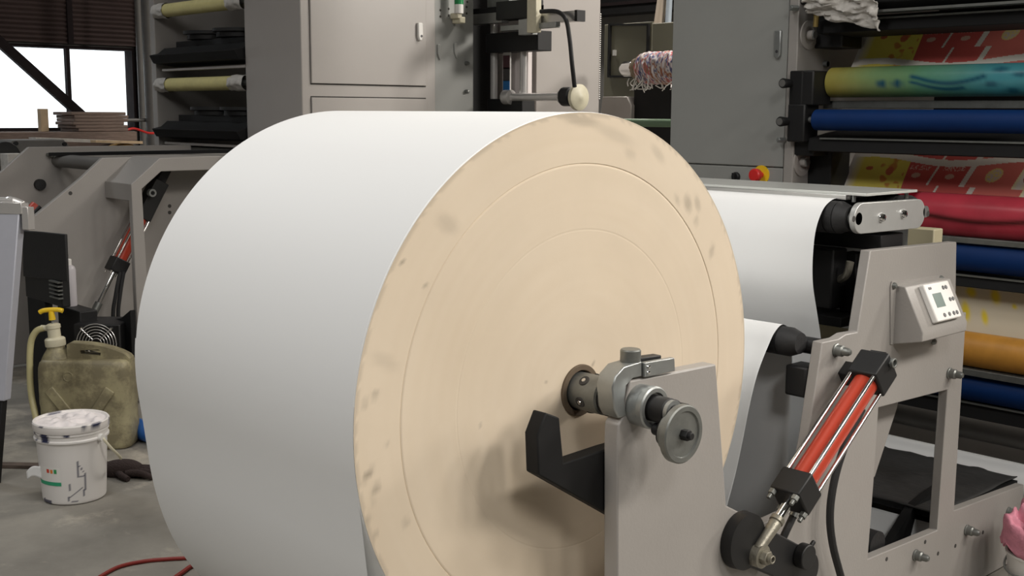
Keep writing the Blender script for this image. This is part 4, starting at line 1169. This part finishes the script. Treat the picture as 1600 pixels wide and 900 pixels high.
for a in (pi / 4, 3 * pi / 4, -pi / 4):
    part('screw', B().lathe(fp(0.107, a, 0.0), -JV, [(0, 0), (0.008, 0), (0.006, 0.008), (0, 0.010)], 12), M['chrome'], vent)
part('side_flap', B().prism('y', [(-5.924, 0.527), (-5.731, 0.566), (-5.623, 0.620), (-5.623, 0.235), (-5.961, 0.176)], 2.60, 2.63), M['soot'], vent, bev=0.003)
dr = single('drive_housing', B().box(-6.119, 2.43, 0.0, -5.839, 2.525, 0.603), M['black'], 'flat black housing behind the yellow pump handle', 'machine housing', bev=0.006)

can = thing('spray_can', 'white spray can standing on the black housing under the left stand', 'spray can', (-6.058, 2.475, 0.603))
cx_, cz_ = -6.058, 0.603
part('body', B().lathe((cx_, 2.475, cz_), EZ, [(0, 0), (0.034, 0), (0.035, 0.004), (0.035, 0.19), (0.030, 0.205), (0.018, 0.215), (0, 0.215)], 28), mat('lilac_white_can', S(190, 186, 190), 0.4), can)
part('cap', B().lathe((cx_, 2.475, cz_ + 0.213), EZ, [(0, 0), (0.016, 0), (0.016, 0.03), (0.012, 0.034), (0, 0.034)], 20), M['white_plastic'], can)
part('printed_mark', B().box(cx_ - 0.012, 2.438, cz_ + 0.02, cx_ - 0.004, 2.442, cz_ + 0.026).box(cx_ + 0.002, 2.438, cz_ + 0.02, cx_ + 0.008, 2.442, cz_ + 0.026), M['btn'], can)

# aluminium ramp leaning at the left edge
rp_ = thing('aluminium_profile', 'long silver steel profile leaning at the left edge, clamp on top', 'metal profile', (-5.2, 1.85, 0.38))
p0, p1 = Vector((-5.200, 1.885, 1.186)), Vector((-5.200, 1.776, 0.368))
pdv = (p1 - p0).normalized()
sidev = Vector((0.72, 0.69, 0)).normalized()
nv = pdv.cross(sidev).normalized()
part('profile_body', B().obox((p0 + p1) / 2, (0.105, 0.06, (p1 - p0).length), (sidev, nv, pdv)).obox((p0 + p1) / 2 - nv * 0.035 - sidev * 0.015, (0.012, 0.012, (p1 - p0).length), (sidev, nv, pdv)), mat('lilac_grey_steel', S(176, 178, 188), 0.45, 0.2, var=0.06, scale=6), rp_, bev=0.005)
part('seam', B().obox((p0 + p1) / 2 - nv * 0.031 + sidev * 0.012, (0.004, 0.003, (p1 - p0).length * 0.99), (sidev, nv, pdv)), M['btn'], rp_)
part('leg', B().obox(p1 + pdv * 0.19 + sidev * 0.0, (0.08, 0.05, 0.39), (sidev, nv, pdv)), M['soot'], rp_, bev=0.004, label='black foot')
part('clamp', B().obox(p0 + EZ * 0.012 + sidev * 0.01, (0.11, 0.07, 0.05), (sidev, nv, EZ)).tube([p0 + EZ * 0.03 - sidev * 0.04, p0 + EZ * 0.05, p0 + EZ * 0.03 + sidev * 0.06], 0.014).cyl(p0 + EZ * 0.045 - sidev * 0.05, p0 + EZ * 0.045 + sidev * 0.02, 0.016, n=16).obox(p0 + sidev * 0.075 - EZ * 0.03, (0.03, 0.06, 0.10), (sidev, nv, EZ)), M['rodbright'], rp_, bev=0.003)
part('clamp_screw', B().cyl(p0 + EZ * 0.02 - nv * 0.05, p0 + EZ * 0.02 + nv * 0.03, 0.012, n=14), M['black'], rp_)

# floor strip
single('floor_rail', B().obox((-5.17, 2.10, 0.008), (2.6, 0.05, 0.016), (Vector((0.72, 0.69, 0)).normalized(), Vector((-0.69, 0.72, 0)).normalized(), EZ)), mat('rusty_angle', S(92, 80, 72), 0.7, var=0.3, scale=14), 'rusty flat steel strip lying across the floor behind the bucket', 'steel strip', bev=0.002)

# ------------------------------------------------------------------ jerrycan with hand pump
jx, jy = (-5.442, 2.259)
JU = Vector((0.68, 0.733, 0)).normalized()      # to the right as seen
JV = Vector((-0.733, 0.68, 0)).normalized()     # away
def jp(u, v, z):
    return Vector((jx, jy, 0)) + JV * (0.09 + v) + JU * u + EZ * z
jc = thing('jerrycan', 'grimy olive plastic jerrycan behind the white paint bucket', 'jerrycan', tuple(jp(0, 0, 0)))
def super_ring(w, d, p=5.0, n=56):
    out = []
    for i in range(n):
        a = 2 * pi * i / n
        ca, sa = cos(a), sin(a)
        out.append((w * (abs(ca) ** (2 / p)) * (1 if ca >= 0 else -1), d * (abs(sa) ** (2 / p)) * (1 if sa >= 0 else -1)))
    return out
bb = B()
lv = []
W2, D2, JH = 0.222, 0.105, 0.435
for (s, z) in ((0.90, 0.0), (0.965, 0.008), (0.99, 0.025), (1.0, 0.05), (1.0, 0.12), (0.985, 0.14), (0.985, 0.20), (1.0, 0.22), (1.0, 0.36), (0.99, 0.395), (0.96, 0.42), (0.90, JH - 0.003), (0.80, JH)):
    sk = 0.0
    lv.append([bb._v(jp(u * s, v * s, z)) for (u, v) in super_ring(W2, D2)])
for A_, C_ in zip(lv[:-1], lv[1:]):
    for i in range(len(A_)):
        j = (i + 1) % len(A_)
        bb._f([A_[i], A_[j], C_[j], C_[i]])
bb._f(lv[0])
bb._f(lv[-1])
part('body', bb, M['plastic_dirty'], jc, ang=50)
# embossed ribs of the front face
def bar_on_front(u0, z0, u1, z1, w):
    a, c2 = jp(u0, -D2 - 0.001, z0), jp(u1, -D2 - 0.001, z1)
    dd = (c2 - a).normalized()
    return ((a + c2) / 2, (w, 0.012, (c2 - a).length), (dd.cross(JV).normalized(), JV, dd))
for args in ((-0.155, 0.30, -0.065, 0.18, 0.05), (0.14, 0.30, 0.06, 0.185, 0.05)):
    part('embossed_rib', B().obox(*bar_on_front(*args)), M['plastic_dirty'], jc, bev=0.005)
part('embossed_disc', B().ring(jp(0, -D2 + 0.004, 0.14), -JV, 0.036, 0.022, 0.008, 28), M['plastic_dirty'], jc, bev=0.002)
part('embossed_disc', B().ring(jp(-0.06, -D2 + 0.004, 0.36), -JV, 0.026, 0.018, 0.005, 24), M['plastic_dirty'], jc, bev=0.002)
# carrying grip: an arched wall with a slot
def arch(n=24):
    pts = [(-0.085, JH - 0.01)]
    for i in range(n + 1):
        t = i / n
        u = -0.085 + 0.30 * t
        pts.append((u, JH + 0.075 * (1 - t) ** 0.55 * (1 if t > 0 else 0.9) + 0.0 + (0.012 * sin(pi * t))))
    pts.append((0.215, JH - 0.03))
    return pts
slot = [(-0.022, JH + 0.022)] + [(-0.022 + 0.10 * t, JH + 0.040 + 0.006 * sin(pi * t) - 0.012 * t) for t in (0, 0.25, 0.5, 0.75, 1)] + [(0.075, JH + 0.014)]
gbm = B()
loops = [arch(), slot]
flat = [p for l in loops for p in l]
va = [gbm._v(jp(p[0], -0.035, p[1])) for p in flat]
vb = [gbm._v(jp(p[0], 0.035, p[1])) for p in flat]
for t in tessellate_polygon([[Vector((p[0], p[1], 0)) for p in l] for l in loops]):
    gbm._f([va[i] for i in t])
    gbm._f([vb[i] for i in reversed(t)])
o_ = 0
for l in loops:
    for i in range(len(l)):
        j = (i + 1) % len(l)
        gbm._f([va[o_ + i], vb[o_ + i], vb[o_ + j], va[o_ + j]])
    o_ += len(l)
part('carrying_grip', gbm, M['plastic_dirty'], jc, bev=0.008)
part('neck', B().lathe(jp(-0.145, 0, JH - 0.03), EZ + JU * -0.06, [(0, 0), (0.085, 0.0), (0.062, 0.045), (0.045, 0.07), (0.042, 0.075), (0.042, 0.09), (0, 0.09)], 32), M['plastic_dirty'], jc)
pu = thing('hand_pump', 'yellow-handled cream hand pump screwed into the jerrycan', 'hand pump', tuple(jp(-0.15, 0, JH + 0.05)))
n0 = jp(-0.15, 0, JH + 0.055)
axp = (EZ + JU * -0.08).normalized()
part('screw_cap', B().lathe(n0, axp, [(0, 0), (0.046, 0), (0.048, 0.004), (0.048, 0.034), (0.042, 0.040), (0.030, 0.044), (0.030, 0.085), (0.034, 0.088), (0.034, 0.104), (0.022, 0.110), (0.0, 0.110)], 32), M['plastic_cream'], pu)
part('pump_rod', B().cyl(n0 + axp * 0.108, n0 + axp * 0.17, 0.006, n=12), M['steel'], pu)
h_ = n0 + axp * 0.17
part('handle', B().cyl(n0 + axp * 0.128, h_, 0.016, 0.013, n=16).tube([h_ - JU * 0.056 - EZ * 0.006, h_ - JU * 0.036 + EZ * 0.003, h_ + EZ * 0.007, h_ + JU * 0.036 + EZ * 0.007, h_ + JU * 0.056 + EZ * 0.002], 0.0115, n=12), M['yellow'], pu, label='bright yellow T-handle')
sp = n0 + axp * 0.085
part('spout', B().cyl(sp, sp - JU * 0.06 + EZ * 0.004, 0.016, 0.013, n=16), M['plastic_cream'], pu)
part('outlet_hose', B().tube([sp - JU * 0.045 + EZ * 0.002, sp - JU * 0.085 - EZ * 0.015, sp - JU * 0.115 - EZ * 0.08, jp(-0.275, -0.02, 0.34), jp(-0.268, -0.03, 0.24), jp(-0.24, -0.06, 0.14), jp(-0.232, -0.07, 0.04)], 0.0155, n=14), mat('yellowed_hose', S(186, 178, 134), 0.4, var=0.1, scale=10), pu, label='yellowed outlet hose')

# ------------------------------------------------------------------ paint bucket
bx, by = (-4.694, 1.846)
bc = Vector((bx, by, 0)) + JV * 0.13
bk = thing('paint_bucket', 'white plastic paint bucket smeared with dark ink, standing on the concrete', 'bucket', tuple(bc))
INK = S(40, 44, 74)
TO = Vector((-0.68, -0.733, 0))
def bucket_col(co):
    r = Vector((co.x - bc.x, co.y - bc.y, 0))
    u = r.dot(JU) / 0.15
    fr = -r.dot(JV)
    z = co.z
    c = S(224, 221, 218)
    n = mnoise.noise(Vector((co.x * 18, co.y * 18, z * 16)))
    k = 0.0
    if n > 0.38:
        k = max(k, min(1, (n - 0.38) * 7) * (1.0 if z > 0.26 else 0.0))
    if fr > 0:
        def seg(u0, z0, u1, z1, w=0.022):
            du, dz = (u1 - u0), (z1 - z0) / 0.15
            L2 = du * du + dz * dz
            t = max(0, min(1, ((u - u0) * du + (z - z0) / 0.15 * dz) / L2))
            return hypot(u - u0 - du * t, (z - z0) / 0.15 - dz * t) < w * (1 + 0.8 * n)
        if seg(0.42, 0.185, 0.40, 0.125) or seg(0.40, 0.125, 0.58, 0.12) or seg(0.58, 0.12, 0.52, 0.035, 0.018) or seg(0.46, 0.17, 0.60, 0.12, 0.012) or seg(0.20, 0.09, 0.14, 0.02, 0.016) or seg(0.14, 0.015, 0.45, 0.02, 0.014) or seg(0.18, 0.035, 0.5, 0.075, 0.01):
            k = 0.85
        if seg(-0.6, 0.012, -0.4, 0.008, 0.05):
            k = 0.9
    if 0.27 < z < 0.315 and n > 0.16 and fr > 0 and u < 0.3:
        k = max(k, min(1, (n - 0.16) * 9))
    return [c[i] * (1 - k) + INK[i] * k for i in range(3)]
prof = [(0, 0), (0.118, 0), (0.126, 0.006)]
BT = 0.328
zz = 0.012
while zz < 0.262:
    prof.append((0.127 + 0.018 * zz / 0.33, zz))
    zz += 0.005
prof += [(0.146, 0.264), (0.150, 0.267), (0.150, 0.274), (0.1445, 0.278), (0.1445, 0.292), (0.150, 0.296), (0.150, 0.303), (0.145, 0.306), (0.146, BT - 0.01), (0.140, BT - 0.008), (0.134, 0.2), (0, 0.19)]
part('body', B().lathe(bc, EZ, prof, 120), M['bucket'], bk, colfn=bucket_col)
def lid_col(co):
    n = mnoise.noise(Vector((co.x * 22, co.y * 22, co.z * 22)))
    side = co.z < BT + 0.012
    c = S(226, 222, 219)
    k = min(1, max(0, (n - 0.25) * 8)) if side else min(1, max(0, (n - 0.42) * 6)) * 0.6
    return mixc(c, INK, k)
lprof = [(0.136, BT - 0.022), (0.151, BT - 0.022), (0.153, BT - 0.019), (0.153, BT + 0.002), (0.1535, BT + 0.008), (0.150, BT + 0.013), (0.144, BT + 0.012), (0.141, BT + 0.004), (0.136, BT)]
part('lid_rim', B().lathe(bc, EZ, lprof, 120), M['bucket'], bk, colfn=lid_col)
def membrane(u, v):
    r = 0.141 * v
    a = 2 * pi * u
    n = mnoise.noise(Vector((cos(a) * 2 * v, sin(a) * 2 * v, 5))) + 0.6 * mnoise.noise(Vector((cos(a) * 5 * v, sin(a) * 5 * v, 9)))
    h = 0.022 * n * (1 - v ** 4) + 0.014 * exp(-((r * cos(a - 1.9) - 0.06) / 0.04) ** 2) * (1 - v ** 6)
    return (bc.x + r * cos(a), bc.y + r * sin(a), BT + 0.004 + h)
part('liner', B().sheet(membrane, 72, 26), mat('white_liner', S(228, 222, 222), 0.5, var=0.06, scale=20), bk, ang=70, label='crumpled white liner over the lid')
# label of the bucket
def around(u, z, r=0.0):
    s = max(-0.98, min(0.98, u))
    rr = 0.127 + 0.018 * z / 0.33 + r
    return bc + JU * (rr * s) - JV * (rr * sqrt(1 - s * s)) + EZ * z
def patch(u0, u1, z0, z1, r=0.0012, n=8):
    return B().sheet(lambda a, c3: around(u0 + (u1 - u0) * a, z0 + (z1 - z0) * c3, r), n, 3)
lab = part('label', patch(-0.78, -0.02, 0.085, 0.165, 0.0008, 14), mat('white_label', S(228, 226, 222), 0.5), bk, label='torn white label with three small coloured squares')
part('green_band', patch(-0.80, -0.02, 0.086, 0.102, 0.0016, 14), mat('green_print', S(46, 158, 116), 0.5), lab)
part('red_square', patch(-0.48, -0.39, 0.140, 0.156, 0.0016), mat('red_print', S(208, 70, 48), 0.5), lab)
part('orange_square', patch(-0.35, -0.27, 0.139, 0.155, 0.0016), mat('orange_print', S(222, 132, 60), 0.5), lab)
part('green_disc', patch(-0.23, -0.14, 0.139, 0.157, 0.0016), mat('green_print', S(52, 150, 90), 0.5), lab)
part('torn_flap', B().sheet(lambda a, c3: around(-0.86 + 0.1 * a, 0.11 + 0.055 * c3 * (0.6 + 0.4 * a), 0.0) - JU * (0.050 * (1 - a)) - JV * (0.012 * (1 - a)) + EZ * (0.01 * sin(4 * a) - 0.012 * (1 - a)), 8, 6), M['paper'], lab, solid=0.0008)
part('bail_handle', B().tube([bc + JU * 0.145 - JV * 0.05 + EZ * 0.270, bc + JU * 0.155 - JV * 0.055 + EZ * 0.262, bc + JU * 0.178 - JV * 0.045 + EZ * 0.225, bc + JU * 0.196 - JV * 0.02 + EZ * 0.19, bc + JU * 0.198 + JV * 0.01 + EZ * 0.165, bc + JU * 0.186 + JV * 0.04 + EZ * 0.155], 0.006, n=10), M['plastic_cream'], bk)
part('handle_lug', B().cyl(bc + JU * 0.128 - JV * 0.048 + EZ * 0.272, bc + JU * 0.152 - JV * 0.058 + EZ * 0.272, 0.016, n=20), M['white_plastic'], bk)

# ------------------------------------------------------------------ glove, hoses, blue pipe on the floor
gx, gy = (-4.960, 2.146)
g0 = Vector((gx, gy, 0))
GD = JU
def gpt(u, v, z):
    return tuple(g0 + JU * u + JV * v + EZ * z)
gv = thing('work_glove', 'dark brown work glove lying on the floor beside the paint bucket', 'glove', (gx + 0.1, gy + 0.1, 0))
palm = B().tube([gpt(0.0, 0.02, 0.025), gpt(0.05, 0.02, 0.028), gpt(0.11, 0.015, 0.032), gpt(0.15, 0.01, 0.026)], lambda t: 0.030 + 0.016 * sin(pi * min(1, t * 0.9 + 0.1)), n=14)
for (v0, v1, L_) in ((0.050, 0.066, 0.085), (0.024, 0.030, 0.105), (-0.004, -0.010, 0.10), (-0.028, -0.050, 0.075)):
    palm.tube([gpt(0.10, v0 * 0.8, 0.024), gpt(0.15, v0, 0.027), gpt(0.15 + L_ * 0.55, (v0 + v1) / 2, 0.022), gpt(0.15 + L_, v1, 0.012)], lambda t: 0.0165 - 0.005 * t * t, n=12)
palm.tube([gpt(0.06, -0.01, 0.022), gpt(0.09, -0.050, 0.020), gpt(0.125, -0.075, 0.013)], lambda t: 0.0165 - 0.004 * t, n=12)
part('hand', palm, M['glove'], gv, ang=70)
part('cuff', B().tube([gpt(-0.07, 0.03, 0.028), gpt(-0.03, 0.026, 0.028), gpt(0.01, 0.02, 0.028)], lambda t: 0.042 - 0.008 * t, n=16), M['glove'], gv, ang=70)
def fl_(pts, r, z=None):
    return B().tube([(p[0], p[1], r) for p in pts], r, n=10)
single('air_hose', fl_([(-3.853, 1.627), (-3.897, 1.717), (-3.887, 1.809), (-3.843, 1.894), (-3.805, 1.955), (-3.780, 2.058), (-3.784, 2.209)], 0.007), M['hose_red'], 'thin red hose curving over the floor under the big roll', 'hose', 'red floor hoses')
single('air_hose', fl_([(-3.652, 1.789), (-3.696, 1.860), (-3.730, 1.928), (-3.694, 2.023), (-3.682, 2.147)], 0.008), M['hose_red'], 'short piece of red hose at the bottom left corner of the big roll', 'hose', 'red floor hoses')
single('blue_pipe', B().cyl(tuple(Vector((-5.480, 2.537, 0.050))), tuple(Vector((-4.962, 2.570, 0.050))), 0.05, n=28), M['bluesheet'], 'blue pipe end lying between the jerrycan and the big roll', 'pipe', bev=0.003)

# ------------------------------------------------------------------ window wall with timber in front
WXX = -13.0
wy0, wy1, wz0, wz1 = 2.2, 6.19, 1.392, 2.315
wl = B().prism('x', [(-6, 0), (12, 0), (12, 6), (-6, 6)], WXX - 0.2, WXX, [[(wy0, wz0), (wy1, wz0), (wy1, wz1), (wy0, wz1)]])
struct('wall_left', wl, M['wall'])
w = B().prism('x', [(wy0, wz0), (wy1, wz0), (wy1, wz1), (wy0, wz1)], WXX - 0.16, WXX + 0.03, [[(wy0 + 0.04, wz0 + 0.03), (wy1 - 0.04, wz0 + 0.03), (wy1 - 0.04, wz1 - 0.03), (wy0 + 0.04, wz1 - 0.03)]])
win = struct('window_1', w, M['beam'])
for ym in (5.42, 3.9):
    part('mullion', B().box(WXX - 0.06, ym - 0.02, wz0, WXX + 0.01, ym + 0.02, wz1), M['beam'], win)
part('pane', B().box(WXX - 0.11, wy0 + 0.03, wz0 + 0.02, WXX - 0.10, wy1 - 0.03, wz1 - 0.02), M['glass'], win)
sb = B()
n_ = 46
pts = []
for i in range(n_ + 1):
    z = wz1 + 0.02 + 1.15 * i / n_
    pts.append((WXX + (0.05 if i % 2 else 0.075), z))
sb.prism('y', [(WXX + 0.01, wz1 + 0.02)] + pts + [(WXX + 0.01, wz1 + 1.17)], -2.0, 6.3)
tr_ = struct('trim_1', sb, M['shutter'], ang=10)
part('joint_strip', B().box(WXX + 0.07, 5.40, wz1 + 0.02, WXX + 0.09, 5.46, wz1 + 1.17), M['beam'], tr_)
struct('trim_2', B().box(WXX, 6.2, 0, WXX + 0.12, 6.42, 6), M['beam'])
struct('trim_3', B().obox(((-12.75), 4.75, 2.18), (0.07, 0.10, 2.9), (EX, Vector((0, 0.67, 0.742)).normalized(), Vector((0, 0.742, -0.67)).normalized())), M['beam'])
y_ = 5.875
single('steel_post', B().cyl((-12.2, y_, 0), (-12.2, y_, 5.5), 0.035, n=20), M['pipe'], 'thin grey steel post just right of the window', 'post')
y_ = 5.690
single('steel_post', B().cyl((-11.6, y_, 0), (-11.6, y_, 5.5), 0.065, n=24), M['pipe'], 'thick grey pipe post beside the left roller frame', 'post')
single('thin_pipe', B().cyl((-11.64, 5.359, 1.515), (-11.64, 5.916, 1.521), 0.018, n=12), M['pipe'], 'thin horizontal pipe right of the stacked boards', 'pipe')

# timber rack at eye height
TX = -11.0
rk = thing('timber_rack', 'wooden rack under the window carrying boards', 'rack', (TX, 4.4, 0))
part('deck', B().box(TX - 0.9, 2.6, 1.20, TX + 0.55, 5.25, 1.245), M['wood'], rk, bev=0.004)
for (xx, yy2) in ((TX - 0.8, 2.75), (TX - 0.8, 5.1), (TX + 0.45, 2.75), (TX + 0.45, 5.1)):
    part('leg', B().box(xx - 0.04, yy2 - 0.04, 0, xx + 0.04, yy2 + 0.04, 1.20), M['wood'], rk)
by0, by1 = 4.514, 5.044
bz0 = 1.419
single('long_board', B().box(TX - 0.35, 2.7, 1.245, TX + 0.30, 5.10, 1.245 + 0.035).box(TX - 0.35, 2.7, 1.28, TX + 0.30, 5.10, 1.283), M['wood'], 'long weathered board lowest on the rack under the window', 'board', 'long boards on the rack', bev=0.003)
single('long_board', B().box(TX - 0.3, 2.9, 1.284, TX + 0.26, 5.07, 1.33), M['wood'], 'long weathered board second from below on the rack under the window', 'board', 'long boards on the rack', bev=0.003)
single('long_board', B().box(TX - 0.3, 2.75, 1.331, TX + 0.24, 5.12, bz0 - 0.002), M['wood'], 'long weathered board topmost on the rack, under the stacked short boards', 'board', 'long boards on the rack', bev=0.003)
n = 6
hh = (1.600 - bz0) / n
nmz = ('lowest', 'second from below', 'third from below', 'third from the top', 'second from the top', 'topmost')
for i in range(n):
    j0, j1 = random.uniform(-0.03, 0.03), random.uniform(-0.03, 0.03)
    b = B().box(TX - 0.22, by0 + j0 + (0.03 if i < 2 else 0), bz0 + hh * i + 0.001, TX + 0.2, by1 + j1, bz0 + hh * (i + 1))
    single('short_board', b, M['wood'], nmz[i] + ' short board in the stack before the window', 'board', 'stacked short boards', bev=0.006)
py_ = 4.329
single('timber_post', B().box(TX - 0.045, py_ - 0.036, bz0, TX + 0.03, py_ + 0.036, 1.627), M['woodlight'], 'pale square timber offcut standing upright before the window', 'timber', bev=0.003)
single('pale_slat', B().obox((TX + 0.42, 4.45, bz0 - 0.075), (0.10, 0.9, 0.03), (Vector((1, 0.25, 0)).normalized(), Vector((-0.25, 1, -0.05)).normalized(), EZ)), M['film'], 'pale slat lying left on the front of the timber rack', 'slat', 'pale slats', bev=0.002)
single('pale_slat', B().obox((TX + 0.50, 4.80, bz0 - 0.09), (0.07, 0.55, 0.025), (Vector((1, 0.3, 0)).normalized(), Vector((-0.3, 1, -0.04)).normalized(), EZ)), M['woodlight'], 'shorter pale slat lying right on the front of the timber rack', 'slat', 'pale slats', bev=0.002)
ry0 = (5.182, 1.370)
single('red_cord', B().tube([(TX - 0.05, 5.02, bz0 + 0.009), (TX - 0.05, 5.14, bz0 + 0.009), (TX - 0.1, 5.26, bz0 + 0.02), (-11.2, ry0[0] + 0.26, ry0[1] + 0.025), (-11.25, ry0[0] + 0.36, ry0[1] + 0.02)], 0.012, n=8), M['redplastic'], 'short red cord stretched right of the boards', 'cord')
single('yellow_sack', B().sphere((-10.6, 4.889, 1.24), 0.14, (0.9, 1.2, 0.55)), mat('ochre_sack', S(150, 120, 70), 0.8, var=0.2, scale=10), 'ochre sack lying low right of the boards', 'sack')
sup = single('low_bench', B().box(-10.9, 5.35, 0, -10.3, 6.2, 1.165), M['beam'], 'dark bench carrying the ochre sack', 'bench')
# machine parts over the far plate of the left stand
gm = thing('grey_machine_head', 'grey machine head with slanted end, behind the left stand at the left edge', 'machine', (-9.0, 3.4, 0))
part('head', B().prism('x', [(3.231, 1.369), (3.270, 1.397), (3.650, 1.397), (3.687, 1.348), (3.684, 1.290), (3.227, 1.299)], -9.2, -8.9), M['pipe'], gm, bev=0.006)
part('column', B().box(-9.25, 3.238, 0, -8.88, 3.686, 1.300), M['cabdark'], gm, bev=0.004)
part('bolt', B().cyl((-8.91, 3.287, 1.373), (-8.88, 3.287, 1.373), 0.016, n=10), M['black'], gm)
part('bolt', B().cyl((-8.91, 3.649, 1.363), (-8.88, 3.649, 1.363), 0.016, n=10), M['black'], gm)
single('paper_pack', B().box(-8.6, 3.062, 0, -8.45, 3.186, 1.313), M['film'], 'pale paper pack behind the slanted edge of the left stand', 'pack', bev=0.004)
single('dark_motor', B().cyl((-8.9, 3.110, 1.294), (-8.6, 3.110, 1.294), 0.10, n=24).box(-8.85, 3.075, 0, -8.65, 3.128, 1.294), M['black'], 'dark round motor at the left edge behind the stand', 'motor', bev=0.004)
